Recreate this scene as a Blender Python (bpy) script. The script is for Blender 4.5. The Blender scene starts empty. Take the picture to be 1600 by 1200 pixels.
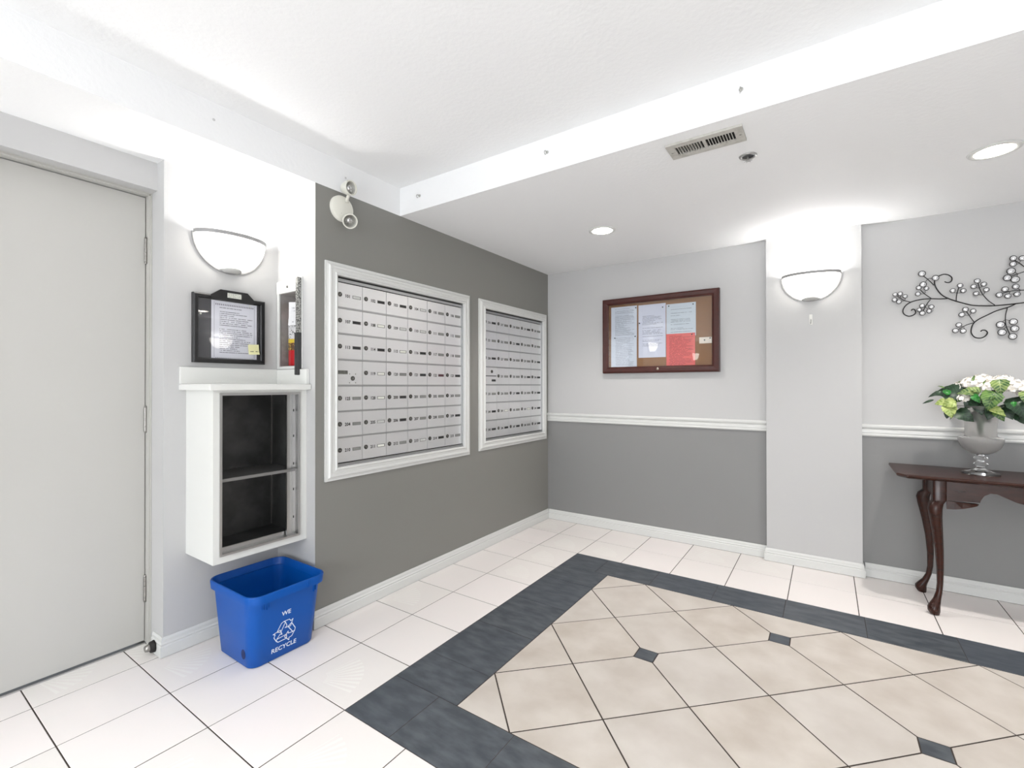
import bpy, bmesh, math, random
from mathutils import Vector, Matrix
random.seed(7)
C = bpy.context.scene
COL = C.collection
# ---------------------------------------------------------------- camera
cam_d = bpy.data.cameras.new('camera'); cam = bpy.data.objects.new('camera', cam_d); COL.objects.link(cam)
YAW, PITCH, ROLL = .59600, .00435, -.00084
fw = Vector((-math.sin(YAW)*math.cos(PITCH), math.cos(YAW)*math.cos(PITCH), math.sin(PITCH)))
rt = Vector((math.cos(YAW), math.sin(YAW), 0)); up = rt.cross(fw)
r2 = rt*math.cos(ROLL)+up*math.sin(ROLL); u2 = -rt*math.sin(ROLL)+up*math.cos(ROLL)
M = Matrix((r2, u2, -fw)).transposed().to_4x4(); M.translation = (2.1691, -3.7375, 1.2220)
cam.matrix_world = M
cam_d.sensor_width = 36; cam_d.lens = 36*724.25/1600; cam_d.clip_start = .02
C.camera = cam
# ---------------------------------------------------------------- light
W = bpy.data.worlds.new('world'); C.world = W; W.use_nodes = True
W.node_tree.nodes['Background'].inputs[0].default_value = (.8, .87, 1, 1)
W.node_tree.nodes['Background'].inputs[1].default_value = .6
C.view_settings.view_transform = 'Standard'; C.view_settings.look = 'None'
C.view_settings.gamma = 1; C.view_settings.use_curve_mapping = False
C.view_settings.exposure = 2.1
def light(kind, name, loc, energy, color=(1,1,1), size=.1, sizey=None, rot=(0,0,0), spot=None, blend=.5):
    l = bpy.data.lights.new(name, kind); l.energy = energy; l.color = color
    if kind == 'AREA':
        l.size = size
        if sizey: l.shape = 'RECTANGLE'; l.size_y = sizey
    else: l.shadow_soft_size = size
    if kind == 'SPOT': l.spot_size = spot; l.spot_blend = blend
    o = bpy.data.objects.new(name, l); o.location = loc; o.rotation_euler = rot; COL.objects.link(o)
    return o
E_CAN, E_SCONCE, E_FILL, E_WIN = 15.5, 1.3, 46, 27
WARM = (1, .955, .915); NEUT = (1, .998, .995); COOL = (.945, .98, 1)
light('AREA', 'daylight_window', (2.5, -7.9, 1.2), E_WIN, (.95, .98, 1), 2.2, 1.9, (math.pi/2, 0, 0))  # unseen area lamp added at the rear as fill daylight
FILL_CANS = [(1.2, -4.7), (2.7, -4.7), (4.1, -4.7), (4.1, -3.0), (1.9, -6.4), (3.4, -6.4)]   # unseen fill downlights added to the tray ceiling, behind or right of the camera

# ---------------------------------------------------------------- materials
def lin(c):
    return tuple(((v/255)/12.92 if v/255 <= .04045 else ((v/255+.055)/1.055)**2.4) for v in c)
MATS = {}
def P(name, rgb, rough=.5, metal=0, bump=None, var=None, spec=.5, **kw):
    """procedural principled material; bump=(scale, strength, dist); var=(scale, other rgb, lo, hi)"""
    if name in MATS: return MATS[name]
    m = bpy.data.materials.new(name); m.use_nodes = True; nt = m.node_tree; b = nt.nodes['Principled BSDF']
    b.inputs['Base Color'].default_value = (*lin(rgb), 1)
    b.inputs['Roughness'].default_value = rough; b.inputs['Metallic'].default_value = metal
    b.inputs['Specular IOR Level'].default_value = spec
    for k, v in kw.items(): b.inputs[k.replace('_', ' ')].default_value = v
    tc = nt.nodes.new('ShaderNodeTexCoord')
    if bump:
        n = nt.nodes.new('ShaderNodeTexNoise'); n.inputs['Scale'].default_value = bump[0]; n.inputs['Detail'].default_value = 3
        nt.links.new(tc.outputs['Object'], n.inputs['Vector'])
        bp = nt.nodes.new('ShaderNodeBump'); bp.inputs['Strength'].default_value = bump[1]; bp.inputs['Distance'].default_value = bump[2]
        nt.links.new(n.outputs['Fac'], bp.inputs['Height']); nt.links.new(bp.outputs['Normal'], b.inputs['Normal'])
    if var:
        n = nt.nodes.new('ShaderNodeTexNoise'); n.inputs['Scale'].default_value = var[0]; n.inputs['Detail'].default_value = 5
        mp = nt.nodes.new('ShaderNodeMapping'); nt.links.new(tc.outputs['Object'], mp.inputs['Vector'])
        if len(var) > 4: mp.inputs['Scale'].default_value = var[4]
        nt.links.new(mp.outputs['Vector'], n.inputs['Vector'])
        r = nt.nodes.new('ShaderNodeMapRange'); r.inputs['From Min'].default_value = var[2]; r.inputs['From Max'].default_value = var[3]
        nt.links.new(n.outputs['Fac'], r.inputs['Value'])
        mx = nt.nodes.new('ShaderNodeMix'); mx.data_type = 'RGBA'
        mx.inputs['A'].default_value = (*lin(rgb), 1); mx.inputs['B'].default_value = (*lin(var[1]), 1)
        nt.links.new(r.outputs['Result'], mx.inputs['Factor']); nt.links.new(mx.outputs['Result'], b.inputs['Base Color'])
    MATS[name] = m; return m
class G:
    """tiny node-math helper"""
    def __init__(s, nt): s.nt = nt
    def m(s, op, *a):
        n = s.nt.nodes.new('ShaderNodeMath'); n.operation = op
        for i, v in enumerate(a):
            if isinstance(v, (int, float)): n.inputs[i].default_value = v
            else: s.nt.links.new(v, n.inputs[i])
        return n.outputs[0]
    def mix(s, f, a, b):
        n = s.nt.nodes.new('ShaderNodeMix'); n.data_type = 'RGBA'
        for k, v in (('Factor', f), ('A', a), ('B', b)):
            if isinstance(v, tuple): n.inputs[k].default_value = (*lin(v), 1)
            elif isinstance(v, (int, float)): n.inputs[k].default_value = v
            else: s.nt.links.new(v, n.inputs[k])
        return n.outputs['Result']
    def xyz(s, kind='Object'):
        tc = s.nt.nodes.new('ShaderNodeTexCoord'); sp = s.nt.nodes.new('ShaderNodeSeparateXYZ')
        s.nt.links.new(tc.outputs[kind], sp.inputs[0]); return sp.outputs, tc.outputs[kind]
    def noise(s, vec, scale, detail=3):
        n = s.nt.nodes.new('ShaderNodeTexNoise'); n.inputs['Scale'].default_value = scale; n.inputs['Detail'].default_value = detail
        s.nt.links.new(vec, n.inputs['Vector']); return n.outputs['Fac']
    def comb(s, x, y, z):
        n = s.nt.nodes.new('ShaderNodeCombineXYZ')
        for i, v in enumerate((x, y, z)):
            if isinstance(v, (int, float)): n.inputs[i].default_value = v
            else: s.nt.links.new(v, n.inputs[i])
        return n.outputs[0]
    def bump(s, h, strength, dist):
        n = s.nt.nodes.new('ShaderNodeBump'); n.inputs['Strength'].default_value = strength; n.inputs['Distance'].default_value = dist
        s.nt.links.new(h, n.inputs['Height']); return n.outputs['Normal']
def base(name, rough=.5, metal=0):
    m = bpy.data.materials.new(name); m.use_nodes = True
    b = m.node_tree.nodes['Principled BSDF']; b.inputs['Roughness'].default_value = rough; b.inputs['Metallic'].default_value = metal
    MATS[name] = m; return m, m.node_tree, b, G(m.node_tree)

M_CEIL = P('ceiling_white', (236, 237, 238), .75, bump=(55, .25, .004))
M_LIGHT = P('paint_light_grey', (191, 191, 191), .6, bump=(90, .06, .001))
M_GREY = P('paint_mid_grey', (134, 134, 134), .55, bump=(90, .06, .001))
M_DARKWALL = P('paint_warm_grey', (131, 130, 126), .5, bump=(90, .06, .001))
M_TRIM = P('trim_white', (214, 215, 213), .35)
M_DOOR = P('door_paint', (192, 191, 187), .4, bump=(30, .05, .001))
M_FRAME = P('door_frame_paint', (186, 185, 180), .4)
M_GROUT = P('grout', (66, 58, 53), .9)
M_STEEL = P('steel', (190, 190, 190), .3, 1)
M_DSTEEL = P('dull_steel', (158, 156, 152), .36, 1)
M_BLACK = P('black_plastic', (22, 22, 24), .35)
M_RUBBER = P('rubber', (35, 33, 32), .7)
M_WHITEP = P('white_plastic', (225, 225, 220), .4)
M_CABW = P('cabinet_white', (222, 223, 220), .4)

# floor tiles: off-white glazed with a faint raised fan of rays on some tiles
m, nt, b, g = base('tile_white', .42)
(xyz, vec) = g.xyz('Object'); oi = nt.nodes.new('ShaderNodeObjectInfo'); rnd = oi.outputs['Random']
xx = g.m('ADD', xyz[0], .10); yy = g.m('ADD', xyz[1], .12)
ang = g.m('ARCTAN2', yy, xx); rad = g.m('SQRT', g.m('ADD', g.m('MULTIPLY', xx, xx), g.m('MULTIPLY', yy, yy)))
ray = g.m('GREATER_THAN', g.m('SINE', g.m('MULTIPLY', ang, 44)), .1)
fan = g.m('MULTIPLY', g.m('MULTIPLY', g.m('GREATER_THAN', rad, .05), g.m('LESS_THAN', rad, .20)), g.m('MULTIPLY', g.m('GREATER_THAN', ang, .1), g.m('LESS_THAN', ang, 1.45)))
fan = g.m('MULTIPLY', g.m('MULTIPLY', fan, ray), g.m('GREATER_THAN', rnd, .55))
nz = g.noise(vec, 9, 6); nz2 = g.noise(vec, 60, 3)
c = g.mix(g.m('MULTIPLY', nz, .8), (240, 236, 233), (246, 236, 235)); c = g.mix(g.m('MULTIPLY', rnd, .5), c, (228, 226, 220))
c = g.mix(g.m('MULTIPLY', fan, .4), c, (248, 248, 242))
nt.links.new(c, b.inputs['Base Color'])
nt.links.new(g.bump(g.m('ADD', fan, g.m('MULTIPLY', nz2, .25)), .5, .001), b.inputs['Normal'])
M_TW = m
m, nt, b, g = base('tile_beige', .36)
(xyz, vec) = g.xyz('Object'); rnd = nt.nodes.new('ShaderNodeObjectInfo').outputs['Random']
v2 = nt.nodes.new('ShaderNodeVectorMath'); v2.operation = 'ADD'; nt.links.new(vec, v2.inputs[0]); nt.links.new(g.comb(g.m('MULTIPLY', rnd, 40), 3, 1), v2.inputs[1])
nz = g.noise(v2.outputs[0], 6, 7)
mr = nt.nodes.new('ShaderNodeMapRange'); mr.inputs['From Min'].default_value = .35; mr.inputs['From Max'].default_value = .68; nt.links.new(nz, mr.inputs['Value'])
c = g.mix(mr.outputs[0], (208, 200, 191), (190, 180, 169)); c = g.mix(g.m('MULTIPLY', rnd, .35), c, (206, 203, 200))
nt.links.new(c, b.inputs['Base Color']); nt.links.new(g.bump(nz, .15, .002), b.inputs['Normal'])
M_TB = m
m, nt, b, g = base('tile_slate', .42)
(xyz, vec) = g.xyz('Object'); rnd = nt.nodes.new('ShaderNodeObjectInfo').outputs['Random']
v2 = nt.nodes.new('ShaderNodeVectorMath'); v2.operation = 'MULTIPLY_ADD'; nt.links.new(vec, v2.inputs[0]); v2.inputs[1].default_value = (1, 2.6, 1); nt.links.new(g.comb(g.m('MULTIPLY', rnd, 40), 3, 1), v2.inputs[2])
nz = g.noise(v2.outputs[0], 10, 8)
mr = nt.nodes.new('ShaderNodeMapRange'); mr.inputs['From Min'].default_value = .38; mr.inputs['From Max'].default_value = .66; nt.links.new(nz, mr.inputs['Value'])
c = g.mix(mr.outputs[0], (60, 66, 72), (90, 95, 100)); c = g.mix(g.m('MULTIPLY', rnd, .5), c, (70, 77, 87))
nt.links.new(c, b.inputs['Base Color']); nt.links.new(g.bump(nz, .4, .002), b.inputs['Normal'])
M_TD = m
# dark cherry wood
m, nt, b, g = base('cherry_wood', .27)
(xyz, vec) = g.xyz('Object')
sc = nt.nodes.new('ShaderNodeMapping'); sc.inputs['Scale'].default_value = (3, 14, 14); nt.links.new(vec, sc.inputs[0])
nz = g.noise(sc.outputs[0], 4, 6)
nt.links.new(g.mix(nz, (30, 10, 5), (62, 26, 13)), b.inputs['Base Color']); b.inputs['Specular IOR Level'].default_value = .4
M_WOOD = m
m, nt, b, g = base('frame_wood', .3)
(xyz, vec) = g.xyz('Object'); sc = nt.nodes.new('ShaderNodeMapping'); sc.inputs['Scale'].default_value = (12, 12, 12); nt.links.new(vec, sc.inputs[0])
nt.links.new(g.mix(g.noise(sc.outputs[0], 3, 6), (50, 16, 11), (76, 28, 20)), b.inputs['Base Color'])
M_FWOOD = m
M_CORK = P('cork', (146, 110, 76), .85, bump=(400, .4, .001), var=(300, (122, 86, 56), .4, .6))
# brushed aluminium for the mailbox doors
m, nt, b, g = base('brushed_aluminium', .38, .85)
(xyz, vec) = g.xyz('Object'); rnd = nt.nodes.new('ShaderNodeObjectInfo').outputs['Random']
sc = nt.nodes.new('ShaderNodeMapping'); sc.inputs['Scale'].default_value = (1, 1.5, 90); nt.links.new(vec, sc.inputs[0])
nz = g.noise(sc.outputs[0], 6, 3)
c = g.mix(g.m('MULTIPLY', nz, .5), (236, 236, 237), (212, 213, 214)); c = g.mix(g.m('MULTIPLY', rnd, .25), c, (245, 245, 246))
nt.links.new(c, b.inputs['Base Color']); nt.links.new(g.m('ADD', .34, g.m('MULTIPLY', nz, .14)), b.inputs['Roughness'])
M_ALU = m
M_ALUD = P('aluminium_rail', (176, 177, 178), .4, .9)
# frosted glowing shade and bulb
def emit(name, rgb, s):
    m = bpy.data.materials.new(name); m.use_nodes = True; b = m.node_tree.nodes['Principled BSDF']
    b.inputs['Base Color'].default_value = (.9, .9, .88, 1); b.inputs['Emission Color'].default_value = (*lin(rgb), 1); b.inputs['Emission Strength'].default_value = s
    b.inputs['Roughness'].default_value = .4
    MATS[name] = m; return m
M_SHADE = emit('frosted_shade_lit', (255, 250, 242), 1.6)
M_LENS = emit('lamp_lens_lit', (255, 246, 232), 9)
M_PANEL = emit('panel_lens_lit', (255, 252, 246), 3)
def glass(name, rough=0, tint=(1, 1, 1), ior=1.45, thin=False):
    m = bpy.data.materials.new(name); m.use_nodes = True; nt = m.node_tree; b = nt.nodes['Principled BSDF']
    if thin:   # thin pane: clear, mirror-like reflection by fresnel
        out = nt.nodes['Material Output']; tr = nt.nodes.new('ShaderNodeBsdfTransparent'); gl = nt.nodes.new('ShaderNodeBsdfGlossy'); gl.inputs['Roughness'].default_value = .02
        fr = nt.nodes.new('ShaderNodeFresnel'); fr.inputs['IOR'].default_value = 1.5; mx = nt.nodes.new('ShaderNodeMixShader')
        ad = nt.nodes.new('ShaderNodeMath'); ad.operation = 'MULTIPLY'; ad.inputs[1].default_value = 1.7; nt.links.new(fr.outputs[0], ad.inputs[0]); ge = nt.nodes.new('ShaderNodeNewGeometry'); iv = nt.nodes.new('ShaderNodeMath'); iv.operation = 'SUBTRACT'; iv.inputs[0].default_value = 1; nt.links.new(ge.outputs['Backfacing'], iv.inputs[1]); m2 = nt.nodes.new('ShaderNodeMath'); m2.operation = 'MULTIPLY'; nt.links.new(ad.outputs[0], m2.inputs[0]); nt.links.new(iv.outputs[0], m2.inputs[1])
        nt.links.new(m2.outputs[0], mx.inputs[0]); nt.links.new(tr.outputs[0], mx.inputs[1]); nt.links.new(gl.outputs[0], mx.inputs[2]); nt.links.new(mx.outputs[0], out.inputs[0])
    else:
        b.inputs['Base Color'].default_value = (*tint, 1); b.inputs['Transmission Weight'].default_value = 1; b.inputs['Roughness'].default_value = rough; b.inputs['IOR'].default_value = ior
    MATS[name] = m; return m
M_PANE = glass('pane_glass', thin=True)
M_CLEAR = glass('clear_glass', .03, (.97, .98, .98))
m = bpy.data.materials.new('frosted_glass'); m.use_nodes = True; nt = m.node_tree; b = nt.nodes['Principled BSDF']
b.inputs['Base Color'].default_value = (.93, .92, .91, 1); b.inputs['Transmission Weight'].default_value = .93; b.inputs['Roughness'].default_value = .3; b.inputs['IOR'].default_value = 1.2
M_FROST = m
# leaves
def leafmat(name, dark, lite, vein):
    m, nt, b, g = base(name, .45)
    (xyz, vec) = g.xyz('Object')
    ax = g.m('ABSOLUTE', xyz[0])
    v = g.m('SINE', g.m('MULTIPLY', g.m('SUBTRACT', xyz[1], g.m('MULTIPLY', ax, .9)), 420))
    vm = g.m('MAXIMUM', g.m('GREATER_THAN', v, .55), g.m('LESS_THAN', ax, .0016))
    n = g.noise(vec, 45, 4)
    mr = nt.nodes.new('ShaderNodeMapRange'); mr.inputs['From Min'].default_value = .4; mr.inputs['From Max'].default_value = .62; nt.links.new(n, mr.inputs['Value'])
    c = g.mix(mr.outputs[0], dark, lite); c = g.mix(g.m('MULTIPLY', vm, .38), c, vein)
    nt.links.new(c, b.inputs['Base Color']); return m
LM = {'dark': leafmat('leaf_dark', (18, 40, 26), (34, 62, 38), (52, 84, 52)),
      'mid': leafmat('leaf_mid', (34, 74, 30), (92, 128, 58), (140, 160, 92)),
      'lime': leafmat('leaf_lime', (128, 150, 72), (176, 190, 110), (204, 214, 150)),
      'stripe': leafmat('leaf_striped', (44, 84, 40), (120, 142, 74), (196, 204, 140)),
      'bright': leafmat('leaf_bright', (14, 96, 22), (34, 124, 36), (60, 140, 56))}
M_PETAL = P('petal_white', (246, 242, 236), .6, var=(60, (238, 230, 212), .5, .75))
M_STEM = P('stem_green', (52, 80, 40), .6)
# printed paper: rows of word-like dashes inside margins (flat print too small to read)
def paper(name, bg, ink, rows, w, h, mx=.13, my=.1, words=60, dens=.5, seed=0, border=False, top=1.0):
    m, nt, b, g = base(name, .7)
    (xyz, vec) = g.xyz('Object')          # x across, y up, origin at centre
    u = g.m('ADD', g.m('DIVIDE', xyz[0], w), .5); v = g.m('ADD', g.m('DIVIDE', xyz[1], h), .5)
    rv = g.m('MULTIPLY', v, rows); row = g.m('FLOOR', rv); fr = g.m('FRACT', rv)
    line = g.m('MULTIPLY', g.m('GREATER_THAN', fr, .32), g.m('LESS_THAN', fr, .74))
    wn = nt.nodes.new('ShaderNodeTexWhiteNoise'); wn.noise_dimensions = '2D'
    nt.links.new(g.comb(row, seed, 0), wn.inputs['Vector'])
    ln = wn.outputs['Value']
    n = g.noise(g.comb(g.m('MULTIPLY', u, words), g.m('MULTIPLY', row, 7.3), seed), 1, 1)
    word = g.m('GREATER_THAN', n, .42)
    mg = g.m('MULTIPLY', g.m('GREATER_THAN', u, mx), g.m('LESS_THAN', u, g.m('SUBTRACT', 1-mx*.6, g.m('MULTIPLY', g.m('MULTIPLY', ln, ln), .45))))
    mg = g.m('MULTIPLY', mg, g.m('MULTIPLY', g.m('GREATER_THAN', v, my), g.m('LESS_THAN', v, 1-my)))
    mg = g.m('MULTIPLY', mg, g.m('GREATER_THAN', g.m('FRACT', g.m('MULTIPLY', ln, 7.7)), 1-dens*1.5))
    f = g.m('MULTIPLY', g.m('MULTIPLY', line, word), mg)
    nt.links.new(g.mix(g.m('MULTIPLY', f, .75), bg, ink), b.inputs['Base Color']); return m

# ---------------------------------------------------------------- helpers
ORG = {}
def mesh_from(bm, name, smooth=False):
    me = bpy.data.meshes.new(name)
    bmesh.ops.recalc_face_normals(bm, faces=bm.faces)
    bm.to_mesh(me); bm.free()
    if smooth:
        for p in me.polygons: p.use_smooth = True
    return me
def smooth_by_angle(me, deg=40):
    for p in me.polygons: p.use_smooth = True
    bm = bmesh.new(); bm.from_mesh(me)
    for e in bm.edges:
        if len(e.link_faces) == 2 and e.calc_face_angle(0) > math.radians(deg): e.smooth = False
    bm.to_mesh(me); bm.free()
def link(name, me, parent=None, loc=(0,0,0), rot=None, **tags):
    """link a mesh (local coordinates) at a world location under a parent"""
    o = bpy.data.objects.new(name, me); COL.objects.link(o)
    loc = Vector(loc)
    if parent is not None:
        o.parent = parent; o.location = ORG[parent.name].inverted() @ loc if False else loc - ORG[parent.name]
    else: o.location = loc
    if rot is not None: o.rotation_euler = rot
    ORG[o.name] = loc
    for k, v in tags.items(): o[k] = v
    return o
def obj(name, bm, mat, parent=None, origin=None, smooth=False, angle=None, **tags):
    """bm in world coordinates -> one mesh object"""
    if origin is None:
        origin = Vector(ORG[parent.name]) if parent is not None else Vector((0, 0, 0))
    origin = Vector(origin)
    bmesh.ops.translate(bm, verts=bm.verts, vec=-origin)
    me = mesh_from(bm, name, smooth)
    if angle: smooth_by_angle(me, angle)
    for mm in (mat if isinstance(mat, (list, tuple)) else [mat]): me.materials.append(mm)
    return link(name, me, parent, origin, **tags)
def thing(name, loc, label, cat, group=None):
    o = bpy.data.objects.new(name, None); COL.objects.link(o); o.location = loc; o.empty_display_size = .05
    ORG[o.name] = Vector(loc); o['label'] = label; o['category'] = cat
    if group: o['group'] = group
    return o
def box(bm, x0, x1, y0, y1, z0, z1, bev=0):
    vs = [bm.verts.new((x, y, z)) for x in (x0, x1) for y in (y0, y1) for z in (z0, z1)]
    fs = [bm.faces.new([vs[i] for i in q]) for q in ((0,1,3,2), (4,6,7,5), (0,4,5,1), (2,3,7,6), (0,2,6,4), (1,5,7,3))]
    if bev:
        es = list({e for f in fs for e in f.edges})
        bmesh.ops.bevel(bm, geom=es, offset=bev, segments=2, affect='EDGES', profile=.6)
    return fs
def nb(*boxes, bev=0):
    bm = bmesh.new()
    for q in boxes: box(bm, *q, bev=bev)
    return bm
def lathe(bm, prof, c=(0,0,0), axis='z', seg=28, M=None):
    """prof = [(radius, height)]"""
    c = Vector(c); rings = []
    for r, h in prof:
        ring = []
        for i in range(seg):
            a = 2*math.pi*i/seg; p = Vector((r*math.cos(a), r*math.sin(a), h))
            if axis == 'x': p = Vector((p.z, p.x, p.y))
            elif axis == 'y': p = Vector((p.x, p.z, p.y))
            if M is not None: p = M @ p
            ring.append(bm.verts.new(c+p))
        rings.append(ring)
    for a, b_ in zip(rings, rings[1:]):
        for i in range(seg): bm.faces.new((a[i], a[(i+1) % seg], b_[(i+1) % seg], b_[i]))
    if prof[0][0] > 1e-6: bm.faces.new(rings[0])
    if prof[-1][0] > 1e-6: bm.faces.new(rings[-1])
    return bm
def tube(bm, pts, r, seg=6, close=False):
    pts = [Vector(p) for p in pts]; rings = []
    rr = r if isinstance(r, (list, tuple)) else [r]*len(pts)
    n0 = None
    for i, p in enumerate(pts):
        t = (pts[min(i+1, len(pts)-1)]-pts[max(i-1, 0)]).normalized()
        if n0 is None: n0 = t.orthogonal().normalized()
        else: n0 = (n0 - t*n0.dot(t)).normalized()
        bn = t.cross(n0)
        rings.append([bm.verts.new(p+(n0*math.cos(2*math.pi*k/seg)+bn*math.sin(2*math.pi*k/seg))*rr[i]) for k in range(seg)])
    for a, b_ in zip(rings, rings[1:]):
        for k in range(seg): bm.faces.new((a[k], a[(k+1) % seg], b_[(k+1) % seg], b_[k]))
    bm.faces.new(rings[0]); bm.faces.new(rings[-1])
    return bm
def spline(pts, n=4):
    """catmull-rom"""
    out = []; P_ = [Vector(p) for p in pts]; P_ = [P_[0]*2-P_[1]]+P_+[P_[-1]*2-P_[-2]]
    for i in range(1, len(P_)-2):
        a, b_, c_, d = P_[i-1:i+3]
        for k in range(n):
            t = k/n; out.append(.5*((2*b_)+(c_-a)*t+(2*a-5*b_+4*c_-d)*t*t+(3*b_-a-3*c_+d)*t**3))
    out.append(P_[-2]); return out
def sweep(bm, path, prof, to3d, closed=False, side=1):
    """path 2D points; prof [(offset, height)] closed polygon; to3d(u,v,h)"""
    n = len(path); rings = []
    for i in range(n):
        p = Vector(path[i]); a = Vector(path[i-1]) if (i > 0 or closed) else None; c_ = Vector(path[(i+1) % n]) if (i < n-1 or closed) else None
        d1 = (p-a).normalized() if a is not None else (c_-p).normalized(); d2 = (c_-p).normalized() if c_ is not None else d1
        n1 = Vector((-d1.y, d1.x))*side; n2 = Vector((-d2.y, d2.x))*side
        mt = (n1+n2); mt = mt/max(mt.dot(n1), .2)
        rings.append([bm.verts.new(to3d(*(p+mt*o), h)) for o, h in prof])
    k = len(prof); rng = range(n) if closed else range(n-1)
    for i in rng:
        a, b_ = rings[i], rings[(i+1) % n]
        for j in range(k): bm.faces.new((a[j], a[(j+1) % k], b_[(j+1) % k], b_[j]))
    if not closed: bm.faces.new(rings[0]); bm.faces.new(rings[-1])
    return bm
FONT = None
def text_mesh(s, size, align='CENTER', extrude=0, bold=0):
    cu = bpy.data.curves.new('txt', 'FONT'); cu.body = s; cu.size = size; cu.align_x = align; cu.align_y = 'CENTER'
    cu.resolution_u = 2; cu.extrude = extrude; cu.offset = bold
    o = bpy.data.objects.new('txt', cu); COL.objects.link(o)
    dg = bpy.context.evaluated_depsgraph_get(); me = bpy.data.meshes.new_from_object(o.evaluated_get(dg))
    bpy.data.objects.remove(o); bpy.data.curves.remove(cu)
    return me
def orient(me, right, upv):
    """map local x,y,z of a flat mesh to right, up, normal"""
    right = Vector(right).normalized(); upv = Vector(upv).normalized(); n = right.cross(upv)
    me.transform(Matrix((right, upv, n)).transposed().to_4x4()); return me
RX = math.pi/2
# ---------------------------------------------------------------- dimensions
S = .33; XW = .0318; YW = .0077; ZC = 2.2536; ZT = 2.4214; YF = -1.7946; XA = -.315; YR = -2.357; YD = -2.886; YD2 = -3.80
XR = 4.94; YB = -8.0; XD = -.525; YP = -.0383; PX0, PX1 = 1.8192, 2.3568
def st(name, bm, mat, label, parent=None, **k):
    o = obj(name, bm, mat, parent, **k)
    if parent is None: o['kind'] = 'structure'; o['label'] = label
    return o
# ---------------------------------------------------------------- floor
st_floor = st('floor', nb((-.6, XR+.1, YB-.1, .15, -.06, -.0016)), M_GROUT, 'lobby floor of white tiles around a slate-bordered field of diagonal beige tiles')
def tile_mesh(poly, gap, name, mat, z=0):
    """poly CCW around origin -> slab with a small chamfer, joints recessed"""
    n = len(poly); bm = bmesh.new()
    def inset(d):
        out = []
        for i in range(n):
            p = Vector(poly[i]); a = Vector(poly[i-1]); c_ = Vector(poly[(i+1) % n])
            d1 = (p-a).normalized(); d2 = (c_-p).normalized(); n1 = Vector((-d1.y, d1.x)); n2 = Vector((-d2.y, d2.x))
            m_ = n1+n2; m_ = m_/max(m_.dot(n1), .25); out.append(p+m_*d)
        return out
    a = [bm.verts.new((*p, -.004)) for p in inset(gap)]; b_ = [bm.verts.new((*p, -.0008)) for p in inset(gap)]; c_ = [bm.verts.new((*p, 0)) for p in inset(gap+.0012)]
    for i in range(n):
        j = (i+1) % n; bm.faces.new((a[i], a[j], b_[j], b_[i])); bm.faces.new((b_[i], b_[j], c_[j], c_[i]))
    bm.faces.new(c_)
    me = bpy.data.meshes.new(name); bm.to_mesh(me); bm.free(); me.materials.append(mat); return me
def clip(poly, x0, x1, y0, y1):
    def cut(pl, f):
        out = []
        for i in range(len(pl)):
            p, q = pl[i-1], pl[i]; a, b_ = f(p), f(q)
            if (a >= 0) != (b_ >= 0): t = a/(a-b_); out.append((p[0]+(q[0]-p[0])*t, p[1]+(q[1]-p[1])*t))
            if b_ >= 0: out.append(q)
        return out
    for f in (lambda p: p[0]-x0, lambda p: x1-p[0], lambda p: p[1]-y0, lambda p: y1-p[1]):
        poly = cut(poly, f)
        if len(poly) < 3: return None
    out = []
    for p in poly:
        if not out or (abs(p[0]-out[-1][0])+abs(p[1]-out[-1][1])) > 1e-5: out.append(p)
    if abs(out[0][0]-out[-1][0])+abs(out[0][1]-out[-1][1]) < 1e-5: out.pop()
    ar = sum(out[i-1][0]*out[i][1]-out[i][0]*out[i-1][1] for i in range(len(out)))/2
    return out if len(out) > 2 and ar > 1e-5 else None
cache = {}; far = bmesh.new()
def put_tile(poly, gap, mat, name='floor_tile', dz=None):
    cx = sum(p[0] for p in poly)/len(poly); cy = sum(p[1] for p in poly)/len(poly)
    key = (mat.name, name)+tuple((round(p[0]-cx, 4), round(p[1]-cy, 4)) for p in poly)
    if key not in cache: cache[key] = tile_mesh([(p[0]-cx, p[1]-cy) for p in poly], gap, name, mat)
    link(name, cache[key], st_floor, (cx, cy, random.uniform(-.0003, .0003)))
FX0, FY0 = 3.015*S, -2.76*S; A_ = .745*S         # inner field corner, half diagonal of the beige tiles
NX, NY = 12, 6; FX1, FY1 = FX0+A_*NX, FY0-A_*NY
BX0, BY0 = 2*S, -2*S; BX1, BY1 = FX1+S*1.0, -8*S
def rect(x0, x1, y0, y1): return [(x0, y0), (x1, y0), (x1, y1), (x0, y1)]
# white tiles
ftile = bmesh.new()
for i in range(-2, 15):
    for j in range(-25, 1):
        x0, x1, y0, y1 = i*S, (i+1)*S, (j-1)*S, j*S
        if j == 0: y1 = 0
        r_ = clip(rect(x0, x1, y0, y1), -.60, XR, YD2 if i == -2 else YB, YD if i == -2 else 0)
        if i < 0 and y0 > -2.0: continue
        if i == -1 and y1 > YR: r_ = clip(rect(x0, x1, y0, y1), x0, 0, YB, YR)
        if not r_: continue
        if x0 > BX0-.01 and x1 < BX1+.3 and y1 < BY0+.01 and y0 > BY1-.01:
            if x0 < BX1-.01: continue
        if y1 <= -12.9*S or x0 > 12.5*S:
            me = tile_mesh(r_, .0016, 't', M_TW); ftile.from_mesh(me); bpy.data.meshes.remove(me)
        else: put_tile(r_, .0022, M_TW)
o = obj('floor_tile', ftile, M_TW, st_floor); o['kind'] = 'stuff'
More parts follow.
